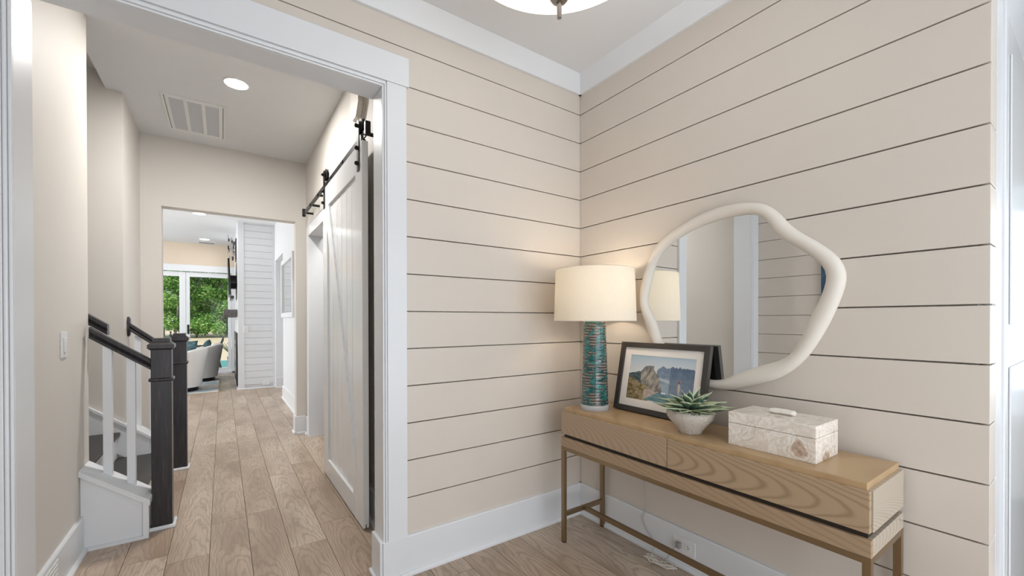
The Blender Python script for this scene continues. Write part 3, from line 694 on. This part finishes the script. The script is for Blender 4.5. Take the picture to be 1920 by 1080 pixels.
# far curb and skirt board on the stair wall
prism('skirt', [(-3.2, .98), (-3.2, .75), (-2.34, .09), (-2.34, .318), ], 'y', 2.284, 2.30, m_white, st)
prism('skirt_cap', [(-3.2, .98), (-2.33, .311), (-2.33, .333), (-3.2, 1.002)], 'y', 2.276, 2.30, m_white, st)
prism('far_curb', [(-2.484, 0), (-2.21, 0), (-2.21, .21), (-2.484, .42)], 'y', 2.302, 2.47, m_white, st)
prism('far_curb_cap', [(-2.484, .42), (-2.21, .21), (-2.21, .235), (-2.484, .445)], 'y', 2.29, 2.48, m_white, st)
N = Nt('espresso_wood'); p = N.pos(); g = N.noise(N.scale(p, (90, 90, 6)), 1, 3, .6, .4); N.base(N.ramp(g, [(.3, lin('1D1A1D')), (.6, lin('2F2A2E')), (.78, lin('4A3D3A'))])); N.set(Roughness=.32); m_esp = N.m
def newel(x0, y0, label):
    s = .094; t = root('newel_post', (x0+s/2, y0+s/2, 0), label, 'newel post', 'newel posts')
    box('shaft', x0, x0+s, y0, y0+s, .0, 1.06, m_esp, t, bev=.003)
    cx, cy = x0+s/2, y0+s/2
    bm = bmesh.new()
    for (h0, h1, e0, e1) in ((1.05, 1.06, .002, .012), (1.06, 1.082, .014, .014), (1.082, 1.096, .012, -.004), (1.096, 1.118, -.006, -.006)):
        a = s/2+e0; b_ = s/2+e1
        lo = [bm.verts.new((cx+sx*a, cy+sy*a, h0)) for sx, sy in ((-1, -1), (1, -1), (1, 1), (-1, 1))]
        hi = [bm.verts.new((cx+sx*b_, cy+sy*b_, h1)) for sx, sy in ((-1, -1), (1, -1), (1, 1), (-1, 1))]
        bm.faces.new(lo); bm.faces.new(hi)
        for k in range(4): bm.faces.new((lo[k], lo[(k+1) % 4], hi[(k+1) % 4], hi[k]))
    mk('cap', bm, m_esp, t)
    bm = bmesh.new(); bbox(bm, cx-s/2-.010, cx+s/2+.010, cy-s/2-.010, cy+s/2+.010, .866, .886, .007, 3); mk('collar', bm, m_esp, t)
    for (a, b_, c, d) in ((x0-.016, x0+s+.016, y0-.016, y0), (x0+s, x0+s+.016, y0, y0+s+.016)): box('base_shoe', a, b_, c, d, 0, .022, m_white, t, bev=.006)
    return t
newel(-2.218, 1.236, 'dark stained newel post nearest the camera beside the white stair curb')
newel(-2.213, 2.41, 'dark stained newel post farther back, in front of the white armchair')
def rail_bar(name, P0, P1, parent=None, w=.058, h=.062, **k):
    P0, P1 = Vector(P0), Vector(P1); bm = bmesh.new()
    prof = [(-.5, -.5), (.5, -.5), (.5, -.28), (.36, -.1), (.5, .12), (.42, .42), (.25, .5), (-.25, .5), (-.42, .42), (-.5, .12), (-.36, -.1), (-.5, -.28)]
    A = [bm.verts.new(P0+Vector((0, a*w, b_*h))) for a, b_ in prof]; B = [bm.verts.new(P1+Vector((0, a*w, b_*h))) for a, b_ in prof]
    bm.faces.new(A); bm.faces.new(B[::-1])
    for i in range(len(prof)): bm.faces.new((A[i], B[i], B[(i+1) % len(prof)], A[(i+1) % len(prof)]))
    return mk(name, bm, m_esp, parent, **k)
def rz(x): return .962-(x+2.215)*.745
ra = root('stair_handrail', (-2.34, 1.28, .9), 'dark handrail with white balusters rising from the nearest newel post', 'handrail')
rail_bar('rail', (-2.212, 1.283, rz(-2.212)), (-2.476, 1.283, rz(-2.476)), ra)
rail_bar('wall_rail', (-2.42, 1.392, 1.17), (-2.9, 1.392, 1.17+.48*.745), ra)
for xc in (-2.405, -2.307):
    bm = bmesh.new(); bprism(bm, [(xc-.0185, capz(xc-.0185)), (xc+.0185, capz(xc+.0185)), (xc+.0185, rz(xc+.0185)-.03), (xc-.0185, rz(xc-.0185)-.03)], 'y', 1.265, 1.302); mk('baluster', bm, m_white, ra)
rb = root('stair_handrail', (-2.35, 2.455, .9), 'dark handrail ending in a round wall rosette behind the near newel post', 'handrail')
rail_bar('rail', (-2.212, 2.457, .955), (-2.468, 2.457, 1.172), rb)
bm = bmesh.new(); blathe(bm, [(0, 0), (.078, 0), (.078, .010), (.066, .018), (0, .018)], (0, 0, 0), 28, False)
for v in bm.verts: v.co = Vector((-2.485+v.co.z, 2.457+v.co.x*.55, 1.176+v.co.y))
mk('rosette', bm, m_esp, rb, smooth=.7)
for xc in (-2.425, -2.335):
    bm = bmesh.new(); zl = .235-(xc+2.21)*.766; bprism(bm, [(xc-.0185, zl), (xc+.0185, zl-.014), (xc+.0185, .955-(xc+2.212)*.85-.045), (xc-.0185, .955-(xc+2.212)*.85-.03)], 'y', 2.44, 2.477); mk('baluster', bm, m_white, rb)

# hall wall fittings
sw = root('light_switch', (HL, .70, 1.12), 'white rocker light switch on the near left hall wall', 'switch')
box('plate', HL, HL+.006, .86, .948, 1.046, 1.168, m_plate, sw, bev=.002)
s_ = box('rocker', HL+.006, HL+.012, .888, .920, 1.072, 1.142, m_plate, sw, bev=.002)
fl = root('floor_register', (-2.481, .68, .1), 'white wall register low on the left hall baseboard', 'vent')
box('frame', -2.481, -2.4765, .40, .73, .05, .165, m_plate, fl, bev=.002)
for k in range(5): box('louvre', -2.4765, -2.4745, .42, .71, .062+k*.02, .070+k*.02, m_plate, fl)

# ------------------------------------------------------------------ barn door
bd = root('barn_door', (-1.19, 1.09, 0), 'white sliding barn door with diagonal brace hanging from a black rail', 'door')
BF, BK, YN, YF, ZT = -1.212, -1.176, .532, 1.665, 2.262
box('stile', BF, BK, YN, YN+.15, .012, ZT, m_door, bd, bev=.004)
box('stile', BF, BK, YF-.15, YF, .012, ZT, m_door, bd, bev=.004)
box('rail', BF, BK, YN+.15, YF-.15, .012, .148, m_door, bd, bev=.003)
box('rail', BF, BK, YN+.15, YF-.15, 2.10, ZT, m_door, bd, bev=.003)
nb = 6; bw = (YF-YN-.30)/nb
for k in range(nb): box('plank', BF+.015, BK-.004, YN+.15+k*bw+.002, YN+.15+(k+1)*bw-.002, .148, 2.10, m_door, bd, bev=.003)
dx = Vector((0, YF-.15-(YN+.15), 2.10-.148)).normalized(); pw = .06; px_ = Vector((0, dx.z, -dx.y))
bm = bmesh.new(); A0 = Vector((0, YN+.15, .148)); A1 = Vector((0, YF-.15, 2.10))
def clipq(x):
    e = pw/abs(dx.z); f = pw/abs(dx.y)
    return [Vector((x, YN+.15, .148)), Vector((x, YN+.15+e, .148)), Vector((x, YF-.15, 2.10-f)), Vector((x, YF-.15, 2.10)), Vector((x, YF-.15-e, 2.10)), Vector((x, YN+.15, .148+f))]
A = [bm.verts.new(v) for v in clipq(BF)]; B = [bm.verts.new(v) for v in clipq(BF+.015)]
bm.faces.new(A); bm.faces.new(B[::-1])
for i in range(6): bm.faces.new((A[i], B[i], B[(i+1) % 6], A[(i+1) % 6]))
mk('brace', bm, m_door, bd)
box('bottom_guide_groove', -1.196, -1.192, YN-.001, YN+.01, .011, .035, m_black, bd)
for yc in (.60, 1.60):
    hg = prism('hanger', [(yc+.02, 2.10), (yc-.02, 2.10)]+[(yc-.024*math.cos(q*math.pi/8), 2.375+.024*math.sin(q*math.pi/8)) for q in range(9)], 'x', BF-.006, BF, m_black, bd)
    bm = bmesh.new(); blathe(bm, [(0, -.012), (.045, -.012), (.052, -.009), (.046, -.004), (.046, .004), (.052, .009), (.045, .012), (0, .012)], (0, 0, 0), 28, False)
    for v in bm.verts: v.co = Vector((-1.195+v.co.z*.9, yc+v.co.x*.96, 2.366+v.co.y*.96))
    mk('wheel', bm, m_black, hg, smooth=.6)
    for zc in (2.145, 2.235, 2.366):
        bm = bmesh.new(); blathe(bm, [(0, 0), (.012, 0), (.012, .012), (.006, .018), (0, .018)], (0, 0, 0), 12, False)
        for v in bm.verts: v.co = Vector((BF-.006-v.co.z, yc+v.co.x, zc+v.co.y))
        mk('bolt', bm, m_black, hg, smooth=.6)
    box('axle', BF-.006, -1.178, yc-.008, yc+.008, 2.358, 2.374, m_black, hg)
    box('anti_jump_disc', -1.202, -1.186, yc-.055, yc-.02, 2.263, 2.274, m_black, hg)
tk = root('barn_door_track', (-1.195, 1.6, 2.297), 'black flat steel rail above the barn door', 'rail')
box('bar', -1.199, -1.191, .45, 2.73, 2.276, 2.318, m_black, tk, bev=.001)
for yc in (.52, 1.05, 1.42, 1.95, 2.32, 2.66):
    bm = bmesh.new(); blathe(bm, [(.011, 0), (.011, .0705)], (0, 0, 0), 12)
    for v in bm.verts: v.co = Vector((-1.191+v.co.z, yc+v.co.x, 2.297+v.co.y))
    mk('spacer', bm, m_black, tk)
    bm = bmesh.new(); blathe(bm, [(0, 0), (.013, 0), (.013, .006), (0, .010)], (0, 0, 0), 8, False)
    for v in bm.verts: v.co = Vector((-1.199-v.co.z, yc+v.co.x, 2.297+v.co.y))
    mk('bolt_head', bm, m_black, tk)
for yc in (2.71, .47): box('end_stop', -1.212, -1.182, yc-.015, yc+.015, 2.268, 2.345, m_black, tk, bev=.004)

# chime on the hall wall above the door
ck = root('door_chime', (HR, .875, 2.52), 'off-white door chime box on the hall wall above the barn door', 'door chime')
def chime(name, g, x0, x1, bt):
    b = bmesh.new(); y0, y1 = .772-g, .978+g
    pts = [(y0, 2.82), (y0, 2.60), (y0+.06, 2.525-g), (y1-.06, 2.525-g), (y1, 2.60), (y1, 2.82)]
    bprism(b, pts, 'x', x0, x1); bmesh.ops.bevel(b, geom=list(b.edges), offset=bt, segments=2, affect='EDGES'); mk(name, b, m_chime, ck)
m_chime = plain('chime_plastic', 'DDD6CC', .4)
chime('back_plate', .006, -1.134, HR, .002); chime('cover', 0, -1.168, -1.134, .006)

# return air grille and recessed lights
rg = root('return_air_grille', (-2.05, 2.48, ZH), 'white three-bay return air grille in the hall ceiling', 'vent')
gx0, gx1, gy0, gy1 = -2.254, -1.848, 2.118, 2.85
box('frame', gx0, gx0+.045, gy0, gy1, ZH-.008, ZH, m_plate, rg, bev=.002); box('frame', gx1-.045, gx1, gy0, gy1, ZH-.008, ZH, m_plate, rg, bev=.002)
box('frame', gx0+.045, gx1-.045, gy0, gy0+.05, ZH-.008, ZH, m_plate, rg, bev=.002); box('frame', gx0+.045, gx1-.045, gy1-.05, gy1, ZH-.008, ZH, m_plate, rg, bev=.002)
bw3 = (gx1-gx0-.09-.05)/3
for k in range(3):
    x0 = gx0+.045+k*(bw3+.025); box('filter_panel', x0, x0+bw3, gy0+.05, gy1-.05, ZH-.002, ZH, paint('grille_filter%d' % k, 'C9CBCF', .8) if k == 0 else bpy.data.materials['grille_filter0'], rg)
    if k < 2: box('bar', x0+bw3, x0+bw3+.025, gy0+.05, gy1-.05, ZH-.007, ZH, m_plate, rg, bev=.002)
box('slot_line', gx0+.018, gx0+.022, gy0+.02, gy1-.04, ZH-.0086, ZH-.008, m_slot, rg); box('slot_line', gx1-.018, gx1-.014, gy0+.02, gy1-.02, ZH-.0086, ZH-.008, m_slot, rg)
m_led = emit('led_diffuser', 'FFFDF8', 14)
def can(x, y, zc, r, label, power):
    t = root('recessed_light', (x, y, zc), label, 'ceiling light', 'recessed ceiling lights')
    bm = bmesh.new(); blathe(bm, [(r*1.0, 0), (r*1.16, 0), (r*1.16, -.004), (r*1.02, -.008), (r*1.0, -.006)], (x, y, zc), 40, False); mk('trim_ring', bm, m_plate, t, smooth=.5)
    lathe('diffuser', [(0, -.006), (r*1.0, -.006)], (x, y, zc), m_led, t, n=40, cap=False)
    d = bpy.data.lights.new('can_light', 'AREA'); d.shape = 'DISK'; d.size = r*1.9; d.energy = power; d.spread = math.pi; d.color = (1, .975, .94)
    o = bpy.data.objects.new('can_light', d); COL.objects.link(o); o.location = (x, y, zc-.012)
can(-1.786, 1.672, ZH, .072, 'round recessed light in the hall ceiling near the return grille', 32)
can(-2.178, 6.58, ZL, .085, 'round recessed light in the living room ceiling nearer the hall', 4)
can(-2.185, 9.2, ZL, .085, 'round recessed light in the living room ceiling near the glass doors', 4)
cv = root('ceiling_register', (-2.15, 9.7, ZL), 'small slotted register in the living room ceiling by the glass doors', 'vent')
box('frame', -2.32, -2.0, 9.62, 9.78, ZL-.006, ZL, m_plate, cv, bev=.002)
for k in range(4): box('slot', -2.30, -2.02, 9.64+k*.034, 9.655+k*.034, ZL-.0075, ZL-.006, m_slot, cv)

# ------------------------------------------------------------------ wall art seen in the mirror
ar = root('wall_art', (-2.515, -.9, 1.4), 'deep blue canvas on the left shiplap wall, seen only in the mirror', 'wall art')
N = Nt('blue_canvas'); p = N.pos(); N.base(N.ramp(N.noise(N.scale(p, (2, 2, 5)), 1, 4), [(.3, lin('1E3550')), (.5, lin('3F6076')), (.7, lin('23405E'))])); N.set(Roughness=.7); m_canvas = N.m
box('canvas', -2.515, -2.485, -1.25, -.548, .95, 2.1, m_canvas, ar, bev=.002)
box('stretcher_bar', -2.52, -2.515, -1.23, -.57, .97, 2.08, m_white, ar)

# ------------------------------------------------------------------ living room things
m_fab = paint('white_boucle', 'E8E6E3', .9, .4)
def armchair(cx, cy, rot, label, pillow=None):
    t = root('barrel_chair', (cx, cy, .012), label, 'armchair', 'white barrel chairs')
    bm = bmesh.new(); rings = []; NP = 40
    for i in range(NP+1):
        ph = math.radians(-128+256*i/NP); k = abs(ph)/math.radians(128)
        zt = .74-.17*max(0, k-.25)**1.3/(.75**1.3); prof = []
        for j in range(7):
            q = j/6; prof.append((.345+.10*q-.0*q*q, .07+(zt-.07-.04)*q))
        prof += [(.440, zt-.012), (.42, zt), (.385, zt), (.362, zt-.015), (.35, zt-.05), (.33, .35), (.325, .20), (.20, .10)]
        rings.append([bm.verts.new((cx+r*math.cos(ph+rot), cy+r*math.sin(ph+rot), .012+z)) for r, z in prof])
    for a, b_ in zip(rings, rings[1:]):
        for k in range(len(a)): bm.faces.new((a[k], b_[k], b_[(k+1) % len(a)], a[(k+1) % len(a)]))
    bm.faces.new(rings[0]); bm.faces.new(rings[-1][::-1])
    mk('shell', bm, m_fab, t, smooth=.9)
    lathe('seat_cushion', [(0, .07), (.31, .07), (.33, .10), (.34, .36), (.32, .42), (.25, .44), (0, .445)], (cx, cy, .012), m_fab, t, n=36, cap=False, smooth=True)
    lathe('base', [(.30, .0), (.31, .07)], (cx, cy, .012), m_black, t, n=36)
    return t
armchair(-2.53, 7.30, .0, 'white barrel armchair nearest the hall with a dark teal pillow')
armchair(-2.31, 8.66, .0, 'white barrel armchair farther back, in front of the glass doors')
def pillow(c, rot, tilt, label, s=.42):
    bm = bmesh.new(); n = 12; R = Matrix.Rotation(rot, 3, 'Z') @ Matrix.Rotation(tilt, 3, 'Y'); g = {}
    for sd in (1, -1):
        for i in range(n+1):
            for j in range(n+1):
                u, v = -1+2*i/n, -1+2*j/n; h = .065*((1-u**4)*(1-v**4))**.6*sd
                if sd == -1 and (i in (0, n) or j in (0, n)): g[(sd, i, j)] = g[(1, i, j)]; continue
                pin = 1-.07*(1-abs(u*v)); g[(sd, i, j)] = bm.verts.new(Vector(c)+R @ Vector((h, u*s/2*pin, v*s/2*pin)))
        for i in range(n):
            for j in range(n): bm.faces.new([g[(sd, i+a, j+b_)] for a, b_ in ((0, 0), (1, 0), (1, 1), (0, 1))])
    return mk('throw_pillow', bm, m_pil, loc=c, smooth=True, label=label, cat='pillow', group='teal pillows')
N = Nt('teal_pillow'); p = N.pos(); N.base(N.ramp(N.noise(p, 14, 4), [(.35, lin('16282C')), (.55, lin('35545A')), (.7, lin('5E7F84'))])); N.set(Roughness=.8); m_pil = N.m
pillow((-2.42, 7.34, .66), .6, .35, 'dark teal patterned pillow in the nearer white armchair', .46)
pillow((-2.16, 8.66, .66), 0, .35, 'dark grey-teal pillow in the farther white armchair', .38)
N = Nt('pale_rug'); p = N.pos(); N.base(N.mix(N.ramp(N.noise(p, 2.2, 5), [(.4, (0, 0, 0)), (.62, (1, 1, 1))]), lin('C9C2B8'), lin('8FA0A8'))); N.set(Roughness=.95); N.bump(N.noise(p, 300, 2), .4, .004); m_rug = N.m
rug = root('area_rug', (-3.4, 7.9, 0), 'pale grey and blue area rug under the white armchairs', 'rug')
box('pile', -4.95, -1.945, 6.77, 9.2, 0, .012, m_rug, rug)
m_bind = plain('rug_binding', 'B5A48E', .8)
box('binding', -4.96, -1.93, 6.75, 6.77, 0, .012, m_bind, rug); box('binding', -1.945, -1.93, 6.77, 9.2, 0, .012, m_bind, rug)
tb = root('glass_side_table', (-2.95, 9.45, .0), 'glass topped table by the left glass door pane', 'table')
box('table_top', -3.25, -2.55, 9.25, 9.65, .775, .79, plain('aqua_glass_top', 'A9C4C9', .08), tb, bev=.002)
for x in (-3.22, -2.60):
    for y in (9.28, 9.60): box('leg', x, x+.03, y, y+.03, 0, .775, m_black, tb)
bt = root('bottle', (-2.78, 9.45, .79), 'small dark bottle on the glass table', 'bottle')
lathe('body', [(0, 0), (.035, 0), (.038, .01), (.038, .10), (.03, .13), (.013, .15), (.013, .19)], (-2.78, 9.45, .79), plain('bottle_green', '34423A', .15), bt, n=20)
lathe('cap', [(.015, .19), (.015, .215), (0, .215)], (-2.78, 9.45, .79), m_black, bt, n=16)
# tv, mantel, sculpture, fireplace on the chase
tv = root('television', (-1.76, 7.9, 2.0), 'black flat television on an arm above the dark mantel', 'television')
m_scr = plain('tv_black', '101112', .2)
bm = bmesh.new(); bprism(bm, [(-1.775, 1.70), (-1.745, 1.70), (-1.765, 2.36), (-1.795, 2.36)], 'y', 7.2, 8.5); mk('screen', bm, m_scr, tv)
box('mount', -1.76, -1.655, 7.75, 8.0, 1.85, 2.1, m_black, tv); box('mount_arm', -1.75, -1.66, 7.3, 7.75, 1.93, 1.98, m_black, tv)
box('soundbar', -1.75, -1.70, 7.25, 8.4, 1.63, 1.685, m_scr, tv, bev=.008)
mn = root('mantel', (-1.75, 8.0, 1.3), 'weathered grey wood mantel beam on the fireplace chase', 'mantel')
N = Nt('grey_wood'); p = N.pos(); N.base(N.ramp(N.noise(N.scale(p, (30, 3, 30)), 1, 4), [(.3, lin('4A4644')), (.7, lin('6E6966'))])); N.set(Roughness=.7)
box('beam', -1.86, -1.651, 7.05, 8.95, 1.295, 1.425, N.m, mn, bev=.006)
sc = root('wall_sculpture', (-1.70, 7.9, 2.4), 'stacked chrome and black metal wall sculpture above the television', 'wall art')
m_chrome = plain('chrome', 'C8C8CA', .15, 1.0); rr = random.Random(11)
for k in range(26):
    yc = 7.7+rr.uniform(-.1, .3); zc = 2.40+rr.uniform(0, .42); xx = -1.655-rr.uniform(.01, .12)
    box('plate', xx-.02, xx, yc-.05, yc+.05, zc-.03, zc+.03, m_chrome if k % 3 else m_black, sc, bev=.002)
box('spine', -1.665, -1.651, 7.6, 8.1, 2.4, 2.8, m_black, sc)
fpz = root('fireplace_insert', (-1.66, 8.0, 0), 'black fireplace insert below the mantel', 'fireplace')
box('surround', -1.668, -1.651, 7.15, 8.85, .03, 1.0, m_black, fpz, bev=.003); box('glass', -1.672, -1.668, 7.3, 8.7, .2, .85, m_scr, fpz)
# framed mirror on the living right wall
fm = root('framed_mirror', (LX, 4.92, 1.7), 'white framed wall mirror in the passage beyond the hall opening', 'mirror')
y0, y1, z0, z1 = 4.27, 5.57, 1.27, 2.15
for a in ((y0, y1, z0, z0+.07), (y0, y1, z1-.07, z1), (y0, y0+.07, z0+.07, z1-.07), (y1-.07, y1, z0+.07, z1-.07)): box('frame_bar', LX-.035, LX, *a, m_white, fm, bev=.004)
box('glass', LX-.012, LX, y0+.06, y1-.06, z0+.06, z1-.06, m_mirror, fm)
sp = root('switch_plate', (-1.53, 6.893, 1.07), 'white double switch plate on the shiplap fireplace end', 'switch')
box('plate', -1.575, -1.492, 6.886, 6.893, 1.0, 1.135, m_plate, sp, bev=.003)
for x in (-1.56, -1.527): box('rocker', x, x+.022, 6.882, 6.886, 1.035, 1.1, m_plate, sp, bev=.001)
so2 = root('wall_outlet', (-1.22, 6.9, .08), 'white outlet low on the shiplap fireplace end', 'outlet')
box('plate', -1.285, -1.165, 6.893, 6.9, .05, .122, m_plate, so2, bev=.002)
for x in (-1.262, -1.212): box('socket', x, x+.03, 6.890, 6.893, .07, .104, m_plate, so2, bev=.001)

# ------------------------------------------------------------------ outdoors
N = Nt('dry_grass'); p = N.pos(); n1 = N.noise(N.scale(p, (3, .6, 1)), 1.0, 5); n2 = N.noise(p, .15, 3)
N.base(N.mix(n2, N.mix(n1, lin('B5A68D'), lin('D3C5AD')), lin('C3B599'))); N.set(Roughness=.95); N.bump(n1, .6, .1)
box('ground_field', -60, 60, 14.6, 90, -.4, -.10, N.m, kind='structure')
box('ground_patio', -8, 4, 10.09, 14.6, -.3, -.06, paint('patio_concrete', 'B9C6CC', .8), kind='structure')
rg2 = box('outdoor_rug', -5, -.6, 12.2, 14.4, -.06, -.05, plain('teal_rug', '4E8F8A', .9), loc=(-2.8, 13.3, -.06), label='teal outdoor rug on the patio beyond the glass doors', cat='rug')
oc = root('patio_chair', (-2.2, 11.2, -.06), 'dark slatted patio chair outside the glass doors', 'chair')
m_oc = plain('patio_chair_dark', '3A3D38', .6)
for y in (10.95, 11.45):
    bm = bmesh.new(); btube(bm, [(-1.90, y, -.06), (-2.0, y, .38), (-1.86, y, .78)], .022, 6); mk('back_leg', bm, m_oc, oc)
    bm = bmesh.new(); btube(bm, [(-2.46, y, -.06), (-2.44, y, .58)], .02, 6); mk('front_leg', bm, m_oc, oc)
    box('armrest', -2.5, -1.95, y-.03, y+.03, .57, .6, m_oc, oc)
for k in range(6): box('seat_slat', -2.46+k*.08, -2.40+k*.08, 10.95, 11.45, .35, .37, m_oc, oc)
for k in range(5):
    zz = .46+k*.065; xx = -1.975+(zz-.38)*.3; box('back_slat', xx, xx+.02, 10.95, 11.45, zz-.02, zz+.02, m_oc, oc)
yu = root('spiky_plant', (-1.62, 12.0, -.06), 'spiky potted plant on the patio right of the chair', 'plant')
lathe('pot', [(0, 0), (.12, 0), (.16, .3), (.14, .3), (0, .27)], (-1.62, 12.0, -.06), plain('grey_pot', '8A8C8A', .7), yu, n=24, cap=False)
m_blade = plain('blade_green', '5C6E4A', .6)
for k in range(18):
    a = k*2.4; e = .5+.5*((k*7) % 5)/5; L = .55
    bm = bmesh.new(); d = Vector((math.cos(a)*math.cos(e), math.sin(a)*math.cos(e), math.sin(e))); s = Vector((-math.sin(a), math.cos(a), 0)); b0 = Vector((-1.62, 12.0, .22)); up_ = d.cross(s)*.008
    q = [b0-s*.02, b0+s*.02, b0+d*L*.6+s*.016, b0+d*L, b0+d*L*.6-s*.016]
    A = [bm.verts.new(v) for v in q]; B = [bm.verts.new(v+up_) for v in q]; bm.faces.new(A); bm.faces.new(B[::-1])
    for i in range(5): bm.faces.new((A[i], B[i], B[(i+1) % 5], A[(i+1) % 5]))
    mk('leaf', bm, m_blade, yu)
# tree line
N = Nt('tree_leaves'); p = N.pos(); gi = N.n('ShaderNodeNewGeometry').outputs['Random Per Island']
c = N.ramp(gi, [(0, lin('4F8440')), (.35, lin('74AD58')), (.7, lin('A6CF74')), (1, lin('DBE8AC'))])
df = N.n('ShaderNodeBsdfDiffuse', {0: c}); tl2 = N.n('ShaderNodeBsdfTranslucent', {0: c}); mx = N.n('ShaderNodeMixShader', {0: .45, 1: df.outputs[0], 2: tl2.outputs[0]}); N.t.links.new(mx.outputs[0], N.out.inputs[0]); m_tl = N.m
m_trunk = plain('grey_bark', '9A958C', .9)
def tree(x, y, h, cr, n, seed, label):
    r = random.Random(seed); t = root('tree', (x, y, -.1), label, 'tree', 'trees beyond the field')
    bm = bmesh.new()
    btube(bm, spl([(x, y, -.1), (x+r.uniform(-.2, .2), y, h*.35), (x+r.uniform(-.3, .3), y, h*.7), (x+r.uniform(-.4, .4), y, h)], 4), .07, 7)
    for k in range(7):
        z0_ = h*r.uniform(.15, .8); a = r.uniform(0, 6.28); L = cr*r.uniform(.5, .9)
        btube(bm, [(x, y, z0_), (x+L*.5*math.cos(a), y+L*.5*math.sin(a), z0_+L*.3), (x+L*math.cos(a), y+L*math.sin(a), z0_+L*.45)], .02, 5)
    mk('trunk', bm, m_trunk, t, smooth=True)
    vs, fs = [], []
    clumps = [(r.gauss(0, .5)*cr, r.gauss(0, .5)*cr, r.uniform(.05, 1.05)*h, r.uniform(.35, .75)) for _ in range(46)]
    for k in range(n):
        cx_, cy_, cz_, cr_ = r.choice(clumps)
        v = Vector((r.gauss(0, 1), r.gauss(0, 1), r.gauss(0, 1))).normalized()*cr_*r.random()**.4
        P = Vector((x+cx_, y+cy_, max(.05, cz_)))+v; s = r.uniform(.06, .13)
        a = Vector((r.gauss(0, 1), r.gauss(0, 1), r.gauss(0, 1))).normalized(); b_ = a.orthogonal().normalized()
        i = len(vs); vs += [P-a*s, P+b_*s*.6, P+a*s, P-b_*s*.6]; fs.append((i, i+1, i+2, i+3))
    me = bpy.data.meshes.new('crown'); me.from_pydata([tuple(v-Vector((x, y, -.1))) for v in vs], [], fs); me.materials.append(m_tl)
    o = bpy.data.objects.new('crown', me); COL.objects.link(o); o.parent = t; o['kind'] = 'stuff'; OFF[o.name] = OFF[t.name]
TL = [('left glass pane, leftmost tree at the field edge', -9.6, 39.5, 9, 1.9), ('left glass pane, second tree from the left', -7.0, 40.5, 9, 1.9),
      ('tree behind the door handle stile', -4.9, 39.5, 9, 1.7), ('tall tree in the left half of the right glass door', -3.6, 40.0, 10, 1.5), ('bright tree in the middle of the right glass door', -2.0, 39.2, 9, 1.6),
      ('tree in the right half of the right glass door', -.6, 40.2, 9, 1.6), ('tree at the right edge of the right glass door', 1.0, 39.4, 9, 1.7), ('tree hidden mostly behind the fireplace chase', 3.4, 40, 9, 1.9)]
for k, (lb, x, y, h, cr) in enumerate(TL): tree(x, y, h, cr, 14000, 20+k, 'leafy green '+lb if lb.startswith('tree') else 'leafy green tree, '+lb)
for k in range(5): tree(-9+k*2.9, 45.5, 10, 2.2, 12000, 60+k, 'darker leafy tree in the row behind, '+['seen through the left glass pane', 'between the two glass panes', 'left of centre in the right glass door', 'right of centre in the right glass door', 'at the chase edge of the right glass door'][k])
